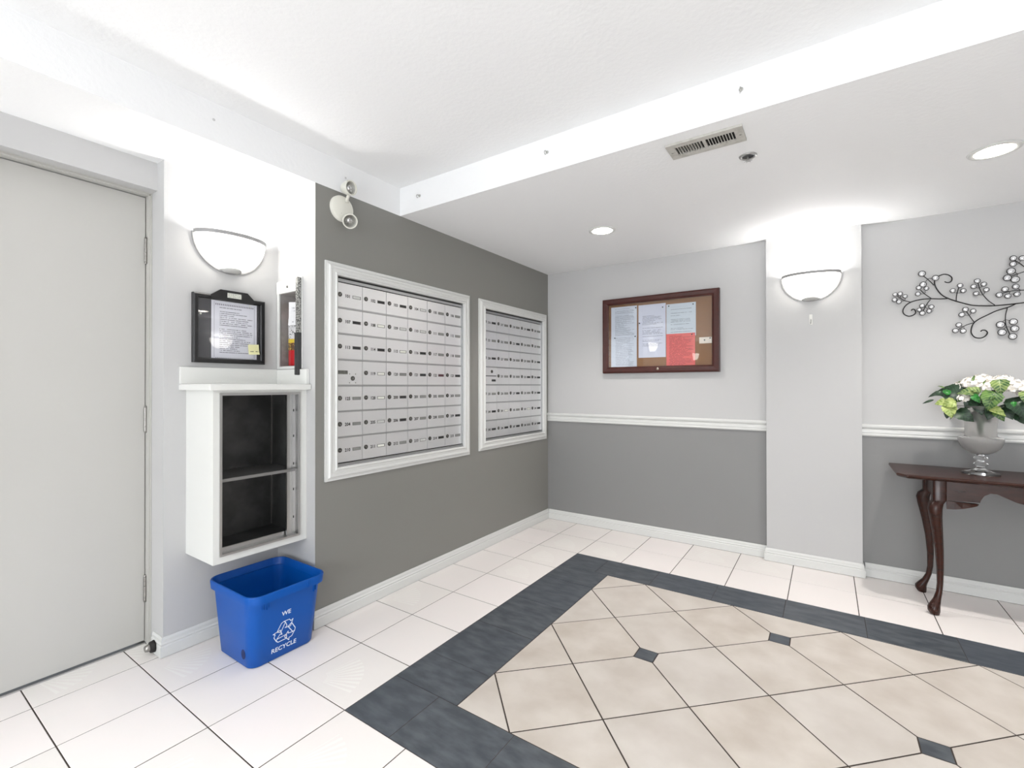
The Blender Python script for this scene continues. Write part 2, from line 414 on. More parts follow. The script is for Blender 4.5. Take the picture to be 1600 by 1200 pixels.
# slate border
def ticks(a, b_, first, step):
    t = [a]; v = first
    while v > min(a, b_)+.05 and v < max(a, b_)-.05: t.append(v); v += step
    return t+[b_]
tx = ticks(BX0, BX1, .905, .3565)
for a, b_ in zip(tx, tx[1:]): put_tile(rect(a, b_, FY0, BY0), .0012, M_TD, 'border_tile')
for a, b_ in zip(tx, tx[1:]): put_tile(rect(a, b_, BY1, FY1), .0012, M_TD, 'border_tile')
ty = ticks(FY0, FY1, -1.139, -.345)
for a, b_ in zip(ty, ty[1:]):
    put_tile(rect(BX0, FX0, b_, a), .0012, M_TD, 'border_tile'); put_tile(rect(FX1, BX1, b_, a), .0012, M_TD, 'border_tile')
# beige diagonal field, lattice vertices at i+j odd
INS = .0425
for i in range(-1, NX+1):
    for j in range(-1, NY+1):
        if (i+j) % 2: continue                       # tile centre
        # diamond corners are vertices; clip off corners at dark inserts
        cx, cy = FX0+i*A_, FY0-j*A_
        poly = []
        for (di, dj) in ((1, 0), (0, -1), (-1, 0), (0, 1)):
            vi, vj = i+di, j+dj
            ins = ((vi-2) % 4 == 0 and (vj-3) % 4 == 0) or ((vi-4) % 4 == 0 and (vj-1) % 4 == 0)
            ins = ins and 0 < vi < NX and 0 < vj < NY
            px, py = cx+di*A_, cy-dj*A_
            k = INS if ins else 0
            if not k: poly.append((px, py))
            elif di: poly += [(px-di*k, py-di*k), (px-di*k, py+di*k)]
            else:
                s_ = -dj   # +1 top, -1 bottom
                poly += [(px+s_*k, py-s_*k), (px-s_*k, py-s_*k)]
        ar = sum(poly[q-1][0]*poly[q][1]-poly[q][0]*poly[q-1][1] for q in range(len(poly)))
        if ar < 0: poly.reverse()
        poly = clip(poly, FX0, FX1, FY1, FY0)
        if poly: put_tile(poly, .0030, M_TB, 'diagonal_tile')
for i in range(1, NX):
    for j in range(1, NY):
        if ((i-2) % 4 == 0 and (j-3) % 4 == 0) or ((i-4) % 4 == 0 and (j-1) % 4 == 0):
            x, y = FX0+i*A_, FY0-j*A_; put_tile(rect(x-INS, x+INS, y-INS, y+INS), .0018, M_TD, 'insert_tile')

# ---------------------------------------------------------------- walls
B1 = (-2.2400, -1.2080, .795, 1.806); B2 = (-.9660, -.0990, .805, 1.807)   # mailbox openings y0,y1,z0,z1
def wall_holes(x0, x1, ya, yb, za, zb, holes):
    """slab between x0..x1 with rectangular holes (y0,y1,z0,z1)"""
    bm = bmesh.new(); ys = sorted({ya, yb, *[h[0] for h in holes], *[h[1] for h in holes]}); zs = sorted({za, zb, *[h[2] for h in holes], *[h[3] for h in holes]})
    for i in range(len(ys)-1):
        for j in range(len(zs)-1):
            cy = (ys[i]+ys[i+1])/2; cz = (zs[j]+zs[j+1])/2
            if any(h[0] < cy < h[1] and h[2] < cz < h[3] for h in holes): continue
            box(bm, x0, x1, ys[i], ys[i+1], zs[j], zs[j+1])
    bmesh.ops.remove_doubles(bm, verts=bm.verts, dist=1e-5)
    # drop inner double faces
    seen = {}
    for f in list(bm.faces):
        k = tuple(sorted(v.index for v in f.verts)); 
    bm.verts.index_update()
    for f in list(bm.faces):
        k = tuple(sorted(v.index for v in f.verts)); seen.setdefault(k, []).append(f)
    bmesh.ops.delete(bm, geom=[f for v in seen.values() if len(v) > 1 for f in v], context='FACES_ONLY')
    return bm
st('wall_left', wall_holes(-.05, XW, YR+.0, .0077, -.003, ZC, [B1, B2]), M_DARKWALL, 'warm grey wall holding the two banks of mailboxes')
# alcove: light grey walls (rear of niche, its right return with the extinguisher recess, wall beyond the door)
EX = (-.292, -.088, 1.328, 1.722)      # extinguisher opening x0,x1,z0,z1
bm = bmesh.new()
box(bm, -.45, XA, YD, -2.2, -.003, ZC)
for q in ((XA, EX[0], YR, -2.2, -.003, ZC), (EX[1], XW-.0004, YR, YR+.0, -.003, ZC)): 
    if q[3] > q[2]: box(bm, *q)
box(bm, EX[1], XW-.0006, YR-.0006, YR+.05, -.003, ZC); box(bm, XA, EX[1], YR-.0006, YR+.05, -.003, EX[2]); box(bm, XA, EX[1], YR-.0006, YR+.05, EX[3], ZC); box(bm, XA, EX[0], YR-.0006, YR+.05, EX[2], EX[3])
st('wall_alcove', bm, M_LIGHT, 'light grey walls of the shallow alcove beside the door')
st('wall_left_rear', nb((-.45, XA, YB, YD2, -.003, ZC)), M_LIGHT, 'light grey left wall beyond the door, behind the camera')
st('wall_over_door', nb((-.45, -.39, YD2, YD, 2.127, ZC), (-.6, -.54, YD2-.1, YD+.1, 2.13, ZC)), M_LIGHT, 'light grey header above the grey door')
bm = nb((-.1, XR+.1, YW, .15, .93, ZC)); st('wall_back', bm, M_LIGHT, 'light grey upper back wall with corkboard and wire wall art')
st('wall_back_lower', nb((-.1, XR+.1, YW, .15, -.003, .93)), M_GREY, 'mid grey lower back wall under the white chair rail')
st('wall_pilaster', nb((PX0, PX1, YP, YW-.0002, -.003, ZC-.0003)), M_LIGHT, 'pale flat pilaster on the back wall carrying a sconce')
st('wall_right', nb((XR, XR+.1, YB, YW, -.003, ZT)), M_LIGHT, 'light grey right wall outside the picture')
st('wall_rear', wall_holes(-8.1, -8.0, 0, 1, 0, 1, []) if False else nb((-.6, 1.4, YB-.1, YB, -.003, ZT), (3.6, XR+.1, YB-.1, YB, -.003, ZT), (1.4, 3.6, YB-.1, YB, -.003, .25), (1.4, 3.6, YB-.1, YB, 2.15, ZT)), M_LIGHT, 'light grey rear wall with entrance window, behind the camera')
w1 = st('window_1', nb((1.4, 1.46, YB-.07, YB-.02, .25, 2.15), (3.54, 3.6, YB-.07, YB-.02, .25, 2.15), (2.47, 2.53, YB-.07, YB-.02, .31, 2.09), (1.46, 3.54, YB-.07, YB-.02, .25, .31), (1.46, 3.54, YB-.07, YB-.02, 2.09, 2.15)), M_STEEL, 'entrance window in the rear wall, behind the camera')  # window added behind the camera to go with the fill daylight
obj('pane', nb((1.46, 3.54, YB-.05, YB-.044, .31, 2.09)), M_PANE, w1)
# ceiling
ce = st('ceiling', nb((XW-.1, XR+.1, YB-.1, YF+.1, ZT, ZT+.1)), M_CEIL, 'white raised tray ceiling with stipple texture')
so = st('ceiling_soffit', nb((XW-.15, XR+.1, YF, .15, ZC, ZT+.1)), M_CEIL, 'white dropped soffit along the back wall with vent and downlights')
sa = st('ceiling_alcove', nb((-.6, XW, YB-.1, YF-.0002, ZC, ZC+.25)), M_CEIL, 'white lower ceiling over the alcove and door, its edge flush with the mailbox wall')
# small marks of filler on the fascia
MK = P('filler_mark', (196, 196, 196), .8)
for k, (y, z) in enumerate(((-2.1796, 2.342), (-2.1513, 2.277), (-2.8281, 2.3477))):
    obj('filler_mark', lathe(bmesh.new(), [(.006, 0), (.004, .0012)], (XW, y, z), 'x', 10), MK, sa)
# baseboards and rails
BASE = [(0, .0022), (.0145, .0022), (.0145, .048), (.0105, .053), (.0130, .060), (.0085, .066), (.0085, .078), (.004, .0875), (0, .0875)]
flat = lambda u, v, h: (u, v, h)
def baseboard(name, path, label, side=1):
    return st(name, sweep(bmesh.new(), path, BASE, flat, side=side), M_TRIM, label)
baseboard('baseboard_left', [(XW, YW), (XW, YR-.0), (XW-.02, YR)], 'white moulded baseboard under the mailboxes', side=1)
baseboard('baseboard_alcove', [(XA+.0, YR-.001), (XA, YD), (XA-.10, YD)], 'white moulded baseboard in the alcove, wrapping to the door jamb', side=1)
baseboard('baseboard_return', [(XW-.0006, YR-.0006), (XA+.0145, YR-.0006)], 'short white baseboard on the alcove return behind the bin', side=1)
baseboard('baseboard_back', [(PX0, YW), (XW+.0145, YW)], 'white moulded baseboard left of the pilaster', side=1)
baseboard('baseboard_pilaster', [(PX1, YW-.001), (PX1, YP), (PX0, YP), (PX0, YW-.001)], 'white moulded baseboard wrapping the pilaster', side=-1) if False else baseboard('baseboard_pilaster', [(PX1, YW-.001), (PX1, YP), (PX0, YP), (PX0, YW-.001)], 'white moulded baseboard wrapping the pilaster', side=1)
baseboard('baseboard_right', [(XR, YW), (PX1+.0145, YW)], 'white moulded baseboard behind the console table', side=1)
RAIL = [(0, .900), (.010, .900), (.014, .908), (.010, .918), (.013, .922), (.013, .938), (.009, .944), (.011, .950), (.020, .955), (.022, .966), (.016, .974), (0, .976)]
st('trim_1', sweep(bmesh.new(), [(PX0, YW), (XW, YW)], RAIL, flat, side=1), M_TRIM, 'white chair rail on the back wall left of the pilaster')
st('trim_2', sweep(bmesh.new(), [(XR, YW), (PX1, YW)], RAIL, flat, side=1), M_TRIM, 'white chair rail on the back wall behind the flowers')
# ---------------------------------------------------------------- door
d = st('door_1', nb((XD-.045, XD, YD2+.004, YD-.003, .012, 2.124), bev=.0015), M_DOOR, 'plain pale grey steel door with three butt hinges at the left edge of the photo')
fr = obj('door_frame', nb((-.60, -.455, YD-.0005, YD+.02, 0, 2.15), (-.60, -.545, YD-.012, YD, 0, 2.13), (-.495, -.47, YD-.004, YD, 0, 2.13),
    (-.60, -.455, YD2-.02, YD2+.0005, 0, 2.15), (-.60, -.545, YD2, YD2+.012, 0, 2.13), (-.6, -.45, YD2, YD, 2.128, 2.14), (-.495, -.47, YD2, YD, 2.122, 2.128)), M_FRAME, d)
obj('threshold', nb((XD-.05, XD+.012, YD2, YD, 0, .006), bev=.001), M_STEEL, d)
for zc in (1.870, 1.065, .261):
    bm = bmesh.new(); yb, xb = YD-.004, XD+.010
    for k in range(5):
        z0 = zc-.056+k*.0226
        lathe(bm, [(.0068, z0), (.0068, z0+.0212)], (xb, yb, 0), 'z', 14)
    for s_ in (-1, 1): lathe(bm, [(.0068, zc+s_*.058), (.0045, zc+s_*.064)] if s_ > 0 else [(.0045, zc-.064), (.0068, zc-.058)], (xb, yb, 0), 'z', 14)
    h = obj('hinge', bm, M_DSTEEL, d, (xb, yb, zc), angle=50)
    obj('hinge_leaf', nb((XD+.012, XD+.050, YD-.0035, YD-.001, zc-.058, zc+.058)), M_DSTEEL, h)
# door bumper on baseboard
t = thing('door_stop', (-.40, YD-.013, .045), 'small black rubber bumper stop on the baseboard at the foot of the door jamb', 'door stop')
obj('bumper', lathe(bmesh.new(), [(.001, -.052), (.013, -.050), (.016, -.040), (.016, -.02)], (-.372, YD, .038), 'y', 18), M_DSTEEL, t, smooth=True)
obj('base_cup', lathe(bmesh.new(), [(.016, -.034), (.024, -.030), (.027, -.014)], (-.372, YD, .038), 'y', 20), M_RUBBER, t, smooth=True)

# ---------------------------------------------------------------- mailbox banks
FPROF = [(0, 0), (0, .020), (.008, .024), (.014, .018), (.030, .016), (.034, .020), (.044, .020), (.050, .012), (.060, .009), (.066, .009), (.066, 0)]
num_cache = {}
NM = P('number_ink', (30, 30, 30), .6)
SLOT = {'dark': P('slot_dark', (34, 34, 35), .5), 'grey': P('slot_grey', (136, 137, 134), .5), 'white': P('slot_white', (235, 236, 228), .6), 'red': P('slot_red', (84, 50, 56), .5), 'light': P('slot_light', (205, 206, 204), .5)}
lock_me = mesh_from(lathe(bmesh.new(), [(.0125, 0), (.0125, .003), (.0105, .0042), (.0060, .0042), (.0055, .0034), (.0001, .0034)], (0, 0, 0), 'x', 20), 'lock'); lock_me.materials.append(P('lock_metal', (96, 95, 92), .35, .9))
key_me = mesh_from(nb((.0035, .0048, -.0012, .0012, -.0055, .0055)), 'keyhole'); key_me.materials.append(P('lock_face', (176, 175, 172), .3, 1))
edge_me = {}
def slotmesh(kind):
    if kind not in edge_me:
        bm = nb((.0002, .0010, -.027, .027, -.0085, .0085)); me = mesh_from(bm, 'name_slot'); me.materials.append(P('slot_rim', (120, 120, 118), .4, .6)); me.materials.append(SLOT[kind])
        bm = bmesh.new(); bm.from_mesh(me); fs = box(bm, .0009, .0016, -.0245, .0225, -.0062, .0062)
        for f in fs: f.material_index = 1
        bm.to_mesh(me); bm.free(); edge_me[kind] = me
    return edge_me[kind]
def mailbank(y0, y1, z0, z1, cols, nums, slots, label, n_special):
    x_in = XW-.010
    T = thing('mailbox_bank', (XW, (y0+y1)/2, z0), label, 'mailboxes')
    tr = obj('casing', sweep(bmesh.new(), [(y0, z0), (y1, z0), (y1, z1), (y0, z1)], FPROF, lambda u, v, h: (XW+h, u, v), closed=True, side=-1), M_TRIM, T, label='white moulded wood casing')
    obj('back_panel', nb((x_in-.02, x_in-.006, y0+.001, y1-.001, z0+.001, z1-.001)), P('mail_dark', (40, 40, 42), .6), T)
    # aluminium surround: flange round the opening and the rails between rows
    bm = nb((x_in-.006, x_in+.012, y0, y0+.008, z0, z1), (x_in-.006, x_in+.012, y1-.008, y1, z0, z1), (x_in-.006, x_in+.012, y0+.008, y1-.008, z0, z0+.014), (x_in-.006, x_in+.006, y0+.008, y1-.008, z1-.026, z1-.010))
    fw_, fh = (y1-y0-.016)/cols, (z1-z0-.040)/7
    for r in range(1, 7):
        z = z0+.014+r*fh; box(bm, x_in-.006, x_in+.0045, y0+.008, y1-.008, z-.0035, z+.0055)
    obj('surround', bm, M_ALUD, T, label='brushed aluminium surround and rails')
    dm = mesh_from(nb((-.004, .001, -fw_/2+.0012, fw_/2-.0012, -fh/2+.0052, fh/2-.0042), bev=.0006), 'mailbox_door'); dm.materials.append(M_ALU)
    hm = mesh_from(nb((-.004, .001, -fw_/2+.0012, fw_/2-.0012, -fh/4+.003, fh/4-.0025), bev=.0006), 'mailbox_door'); hm.materials.append(M_ALU)
    def numobj(s, parent, loc):
        if s not in num_cache:
            me = orient(text_mesh(s, .0235, bold=.0008), (0, 1, 0), (0, 0, 1)); me.materials.append(NM); num_cache[s] = me
        link('number', num_cache[s], parent, loc)
    k = 0
    for r in range(7):
        for c_ in range(cols):
            yc = y0+.008+(c_+.5)*fw_; zc = z0+.014+(6-r+.5)*fh
            if r == 3 and c_ == 0 and n_special == 1:
                dd = link('mailbox_door', dm, T, (x_in, yc, zc), label='outgoing mail compartment door with a riveted lock')
                L_ = link('lock', lock_me, dd, (x_in+.001, yc+.020, zc-.030)); 
                obj('keyhole', nb((x_in+.005, x_in+.0062, yc+.0185, yc+.0215, zc-.036, zc-.024)), M_STEEL, dd)
                bm = bmesh.new()
                for a in (-1, 1):
                    for b_ in (-1, 1): lathe(bm, [(.0035, 0), (.002, .002)], (x_in+.001, yc+.020+a*.019, zc-.030+b_*.024), 'x', 8)
                obj('rivets', bm, M_DSTEEL, dd)
                obj('badge', nb((x_in+.001, x_in+.0018, yc-.075, yc-.012, zc-.008, zc+.012)), P('badge_grey', (130, 130, 124), .5, .3, var=(250, (90, 90, 86), .45, .55)), dd)
                continue
            if r == 3 and c_ == 0:
                for q, dz in ((0, fh/4), (1, -fh/4)):
                    dd = link('mailbox_door', hm, T, (x_in, yc, zc+dz), label='half-height mailbox door')
                    link('lock', lock_me, dd, (x_in+.001, yc+(.02 if q == 0 else -fw_/2+.015), zc+dz))
                    if q:
                        link('name_slot', slotmesh('dark'), dd, (x_in+.001, yc+.045, zc+dz))
                continue
            dd = link('mailbox_door', dm, T, (x_in, yc, zc))
            L_ = link('lock', lock_me, dd, (x_in+.001, yc-fw_/2+.0235, zc+.002))
            kh = link('keyhole', key_me, dd, (x_in+.001, yc-fw_/2+.0235, zc+.002), rot=(random.choice((0, .8, -.6, 1.6, .4)), 0, 0))
            numobj(nums[k], dd, (x_in+.0013, yc-.012, zc-.002))
            link('name_slot', slotmesh(slots[k]), dd, (x_in+.001, yc+.046, zc-.001)); k += 1
n1 = [str(v) for v in list(range(101, 119))+[119, 120, 121, 122, 123, 125, 128]+list(range(200, 216))]
s1 = 'light dark dark light grey grey dark white light light grey grey dark dark white dark grey grey white grey dark red dark grey white dark grey grey grey grey light dark grey grey dark grey white grey light dark grey'.split()
n2 = [str(v) for v in range(216, 250)]
s2 = 'dark grey grey dark grey grey grey dark grey grey dark grey grey grey dark grey grey dark dark grey grey dark grey dark dark white grey white dark dark dark dark grey dark'.split()
mailbank(*B1, 6, n1, s1, 'larger bank of six-column aluminium mailboxes nearer the alcove, in a white moulded casing', 1)
mailbank(*B2, 5, n2, s2, 'narrower five-column bank of aluminium mailboxes beside the room corner, in a white casing', 2)

# ---------------------------------------------------------------- wall sconces (half-bowl uplights)
M_RIM = P('rim_enamel', (150, 150, 150), .5)  # grey puts the shade of the backlit white rim into its colour
def sconce(loc, ang, label, lamp=True):
    """local frame: +x right, -y out of the wall, z up; ang rotates about z"""
    T = thing('wall_sconce', loc, label, 'wall lamp', 'white half-bowl uplight sconces')
    R = Matrix.Rotation(ang, 3, 'Z'); R4 = R.to_4x4(); loc = Vector(loc)
    def place(name, bm, mat, **k):
        for v in bm.verts: v.co = R @ v.co + loc
        return obj(name, bm, mat, T, **k)
    Wd, Hh, Dp = .163, .165, .105
    def surf(bm, sc, off, zs, flip=False):
        rings = []
        for z in zs:
            t_ = max(0, 1-(z/Hh)**2)**.5 if z < 0 else 1
            w_, d_ = Wd*t_*sc, Dp*t_*sc
            rings.append([bm.verts.new((w_*math.cos(a), -off-d_*math.sin(a), z)) for a in [math.pi*k/24 for k in range(25)]])
        for a, b_ in zip(rings, rings[1:]):
            for k in range(24): bm.faces.new((a[k], a[k+1], b_[k+1], b_[k]))
        return rings
    zs = [0]+[-Hh*math.sin(math.radians(q)) for q in range(8, 72, 7)]
    bm = bmesh.new(); ro = surf(bm, 1, .014, zs); ri = surf(bm, .96, .014, [0]+[z for z in zs[1:]])
    for k in range(24): bm.faces.new((ro[0][k], ro[0][k+1], ri[0][k+1], ri[0][k]))
    bm.faces.new(ro[-1])
    place('shade', bm, M_SHADE, smooth=True, label='glowing frosted glass half bowl')
    # rim band, its shade put into the grey, round the top edge and against the wall
    bm = bmesh.new(); sweep(bm, [((Wd+.001)*math.cos(a), -.014-(Dp+.001)*math.sin(a)) for a in [math.pi*k/24 for k in range(25)]], [(0, -.008), (.004, -.008), (.004, .010), (-.003, .010), (-.003, .006), (0, .004)], lambda u, v, h: (u, v, h), side=1)
    place('rim', bm, M_RIM, angle=40, label='thin white metal rim')
    bm = bmesh.new(); pts = [((Wd+.008)*math.cos(a), (Hh+.008)*math.sin(a)) for a in [-math.pi+math.pi*k/32 for k in range(33)]]
    f0 = [bm.verts.new((x, -.013, z)) for x, z in pts]; f1 = [bm.verts.new((x, -.0002, z)) for x, z in pts]
    bm.faces.new(f0); bm.faces.new(list(reversed(f1)))
    for k in range(33): bm.faces.new((f0[k], f0[(k+1) % 33], f1[(k+1) % 33], f1[k]))
    place('back_plate', bm, M_RIM, label='white back plate')
    # bottom cap
    bm = bmesh.new(); rings = []
    for q, z in ((1.0, -.147), (1.06, -.150), (.98, -.158), (.6, -.168)):
        rings.append([bm.verts.new((.052*q*math.cos(a), -.010-.046*q*math.sin(a), z)) for a in [math.pi*k/16 for k in range(17)]])
    for a, b_ in zip(rings, rings[1:]):
        for k in range(16): bm.faces.new((a[k], a[k+1], b_[k+1], b_[k]))
    bm.faces.new(rings[0]); bm.faces.new(rings[-1])
    place('bottom_cap', bm, P('cap_enamel', (190, 190, 188), .5), smooth=True, label='white cap under the bowl')
    place('bulb', lathe(bmesh.new(), [(.008, -.10), (.016, -.08), (.018, -.055), (.010, -.035), (.001, -.03)], (0, -.055, 0), 'z', 14), M_LENS, smooth=True)
    if lamp:
        p = loc + R @ Vector((0, -.055, -.022)); light('POINT', 'sconce_light', p, E_SCONCE, NEUT, .04)
sconce((XA, -2.607, 1.957), math.pi/2, 'lit half-bowl wall sconce in the alcove above the black notice frame')
sconce((2.0835, YP, 1.960), 0, 'lit half-bowl wall sconce on the pale pilaster')
sconce((XA, -4.2, 1.957), math.pi/2, 'lit half-bowl wall sconce beyond the door, seen only reflected in the corkboard glass')
sconce((XA, -7.3, 1.957), math.pi/2, 'lit half-bowl wall sconce far down the left wall, behind the camera')
sconce((XR, -.36, 1.957), -math.pi/2, 'lit half-bowl wall sconce on the right wall, reflected in the notice frame')
# little clip under the pilaster sconce
t = thing('wall_hook', (2.084, YP, 1.665), 'small white plastic adhesive hook on the pilaster just under its sconce', 'hook')
obj('base_plate', nb((2.075, 2.093, YP-.006, YP-.0003, 1.632, 1.700), bev=.002), M_WHITEP, t)
bm = bmesh.new(); tube(bm, [(2.084, YP-.006, 1.668), (2.084, YP-.010, 1.646), (2.084, YP-.018, 1.640), (2.084, YP-.022, 1.650)], .0035, 8); obj('prong', bm, M_STEEL, t, smooth=True)

# ---------------------------------------------------------------- recessed lights, vent, sprinkler, hooks
def can(x, y, label, ZC=ZC, energy=E_CAN, group='recessed round ceiling lights', tint=WARM, cone=126):
    T = thing('recessed_light', (x, y, ZC), label, 'ceiling light', group)
    obj('trim_ring', lathe(bmesh.new(), [(.066, -.0005), (.067, -.006), (.086, -.004), (.088, -.0005)], (x, y, ZC), 'z', 36), M_TRIM, T, smooth=True)
    obj('lens', lathe(bmesh.new(), [(.066, -.0035), (.03, -.0045), (.0001, -.005)], (x, y, ZC), 'z', 32), M_LENS, T, smooth=True)
    light('SPOT', 'downlight', (x, y, ZC-.012), energy, tint, .04, spot=math.radians(cone), blend=.85)
can(.942, -.861, 'round lit recessed ceiling light near the corner above the corkboard')
can(2.782, -.872, 'round lit recessed ceiling light at the right edge above the wall art')
can(4.30, -.872, 'round lit recessed ceiling light near the right wall, outside the picture')
FILL_LABELS = ['lit downlight in the tray ceiling behind the camera, nearest the door', 'lit downlight in the tray ceiling straight behind the camera', 'lit downlight in the tray ceiling behind the camera by the right wall', 'lit downlight in the tray ceiling right of the camera, in front of the console table', 'lit downlight in the tray ceiling near the rear window, on the door side', 'lit downlight in the tray ceiling near the rear window, on the right side']
for k, (x, y) in enumerate(FILL_CANS):
    can(x, y, FILL_LABELS[k], ZT, E_FILL*(.15 if k == 3 else .8 if k == 2 else 1.06), 'downlights in the tray ceiling behind the camera', COOL, 116)
# vent
VX0, VX1, VY0, VY1 = 1.599, 1.897, -1.727, -1.593
T = thing('ceiling_vent', ((VX0+VX1)/2, (VY0+VY1)/2, ZC), 'off-white metal ceiling vent with two sets of dark louvre slots beside the fascia', 'vent')
VM = P('vent_paint', (188, 186, 180), .5, .0, var=(30, (160, 157, 149), .5, .75))
obj('duct_box', nb((VX0+.022, VX1-.022, VY0+.022, VY1-.022, ZC-.0025, ZC-.0004)), P('duct_dark', (18, 18, 18), .9), T)  # near-black sheet stands in for the shade behind the louvres
z0, z1 = ZC-.010, ZC-.0005; xm = (VX0+VX1)/2
bm = nb((VX0, VX0+.033, VY0, VY1, z0, z1), (VX1-.033, VX1, VY0, VY1, z0, z1), (VX0+.033, VX1-.033, VY0, VY0+.030, z0, z1), (VX0+.033, VX1-.033, VY1-.030, VY1, z0, z1), (xm-.006, xm+.006, VY0+.030, VY1-.030, z0, z1))
obj('face_plate', bm, VM, T)
for h in (0, 1):
    a = VX0+.033 if h == 0 else xm+.006; b_ = xm-.006 if h == 0 else VX1-.033
    n = 10; st_ = (b_-a)/n
    sm = None
    for k in range(1, n):
        x = a+k*st_; bm = nb((-.0014, .0014, VY0+.030-(VY0+VY1)/2, VY1-.030-(VY0+VY1)/2, -.0042, .0042))
        if sm is None:
            bmesh.ops.rotate(bm, verts=bm.verts, cent=(0, 0, 0), matrix=Matrix.Rotation(-.38 if h else .12, 3, 'Y')); sm = mesh_from(bm, 'louvre'); sm.materials.append(VM)
        else: bm.free()
        link('louvre', sm, T, (x, (VY0+VY1)/2, ZC-.0062))
for x in (VX0+.014, VX1-.014):
    obj('screw', lathe(bmesh.new(), [(.005, -.0115), (.004, -.0125), (.0001, -.0126)] , (x, (VY0+VY1)/2, ZC), 'z', 10), M_DSTEEL, T)
# sprinkler
T = thing('fire_sprinkler', (1.881, -1.424, ZC), 'small chrome recessed fire sprinkler with a dark cup, right of the vent', 'sprinkler')
obj('escutcheon', lathe(bmesh.new(), [(.024, -.0006), (.026, -.006), (.034, -.0045), (.037, -.0006)], (1.881, -1.424, ZC), 'z', 28), M_STEEL, T, smooth=True)
obj('cup', lathe(bmesh.new(), [(.0245, -.002), (.0001, -.0012)], (1.881, -1.424, ZC), 'z', 24), M_BLACK, T)
bm = lathe(bmesh.new(), [(.004, -.002), (.004, -.020), (.010, -.021), (.010, -.023), (.0001, -.024)], (1.881, -1.424, ZC), 'z', 12)
for k in range(6):
    a = k*math.pi/3; tube(bm, [(1.881+.006*math.cos(a), -1.424+.006*math.sin(a), ZC-.0225), (1.881+.017*math.cos(a), -1.424+.017*math.sin(a), ZC-.0225)], .0016, 5)
obj('deflector', bm, M_STEEL, T)
# hooks on the fascia
for x, z, lb in ((.1993, 2.338, 'small white screw hook on the soffit face nearest the mailbox wall'), (1.0577, 2.3496, 'small white screw hook midway along the soffit face'), (1.9044, 2.3477, 'small white screw hook on the soffit face above the vent')):
    T = thing('screw_hook', (x, YF, z), lb, 'hook', 'hooks on the soffit face')
    obj('washer', lathe(bmesh.new(), [(.0075, -.0005), (.0075, -.003), (.004, -.006)], (x, YF, z), 'y', 12), P('hook_metal', (176, 176, 172), .4, .3), T, smooth=True)
    bm = bmesh.new(); tube(bm, [(x, YF-.004, z), (x, YF-.018, z), (x, YF-.026, z-.004), (x, YF-.028, z-.012), (x, YF-.022, z-.018), (x, YF-.015, z-.016)], .0022, 6)
    obj('hook_wire', bm, MATS['hook_metal'], T, smooth=True)

# ---------------------------------------------------------------- emergency light
EY, EZ = -2.209, 2.165
T = thing('emergency_light', (XW, EY, EZ), 'white round wall plate with two small spotlight heads high on the grey wall', 'emergency light')
M_EM = P('emergency_plastic', (222, 221, 212), .4)
obj('wall_plate', lathe(bmesh.new(), [(.068, .0003), (.068, .012), (.064, .019), (.05, .022), (.0001, .023)], (XW, EY, EZ), 'x', 36), M_EM, T, angle=40)
me = orient(text_mesh('MULTI', .014), (0, 1, 0), (0, 0, 1)) if False else None
obj('screw', lathe(bmesh.new(), [(.005, .019), (.0001, .0235)], (XW, EY-.012, EZ-.030), 'x', 10), M_DSTEEL, T)
obj('screw', lathe(bmesh.new(), [(.004, .019), (.0001, .0225)], (XW, EY+.035, EZ+.020), 'x', 10), M_DSTEEL, T)
def head(pos, direc, knuckle):
    pos = Vector(pos); D = Vector(direc).normalized(); M3 = D.to_track_quat('Z', 'Y').to_matrix()
    b_ = thing('x', pos, '', '') if False else None
    hd = obj('lamp_head', lathe(bmesh.new(), [(.012, -.052), (.026, -.044), (.036, -.018), (.0385, 0), (.0385, .010), (.0335, .010), (.0325, .002)], pos, 'z', 28, M3), M_EM, T, pos, angle=45)
    obj('reflector', lathe(bmesh.new(), [(.0325, .0035), (.022, -.010), (.008, -.018), (.0001, -.019)], pos, 'z', 24, M3), P('chrome', (205, 205, 205), .12, 1), hd, smooth=True)
    obj('bulb', lathe(bmesh.new(), [(.004, -.019), (.0055, -.006), (.0001, -.001)], pos, 'z', 12, M3), M_CLEAR, hd, smooth=True)
    obj('lens', lathe(bmesh.new(), [(.0325, .0045), (.02, .0075), (.0001, .0085)], pos, 'z', 24, M3), M_PANE, hd, smooth=True)
    bm = bmesh.new(); tube(bm, [knuckle, (Vector(knuckle)+pos)/2+Vector((.004, 0, 0)), pos-D*.035], [.009, .008, .010], 10); obj('knuckle', bm, M_EM, T, smooth=True)
head((.104, -2.205, 2.262), (.97, .10, -.14), (XW+.02, -2.190, 2.205))
head((.104, -2.207, 2.088), (.82, -.30, -.48), (XW+.02, -2.200, 2.128))

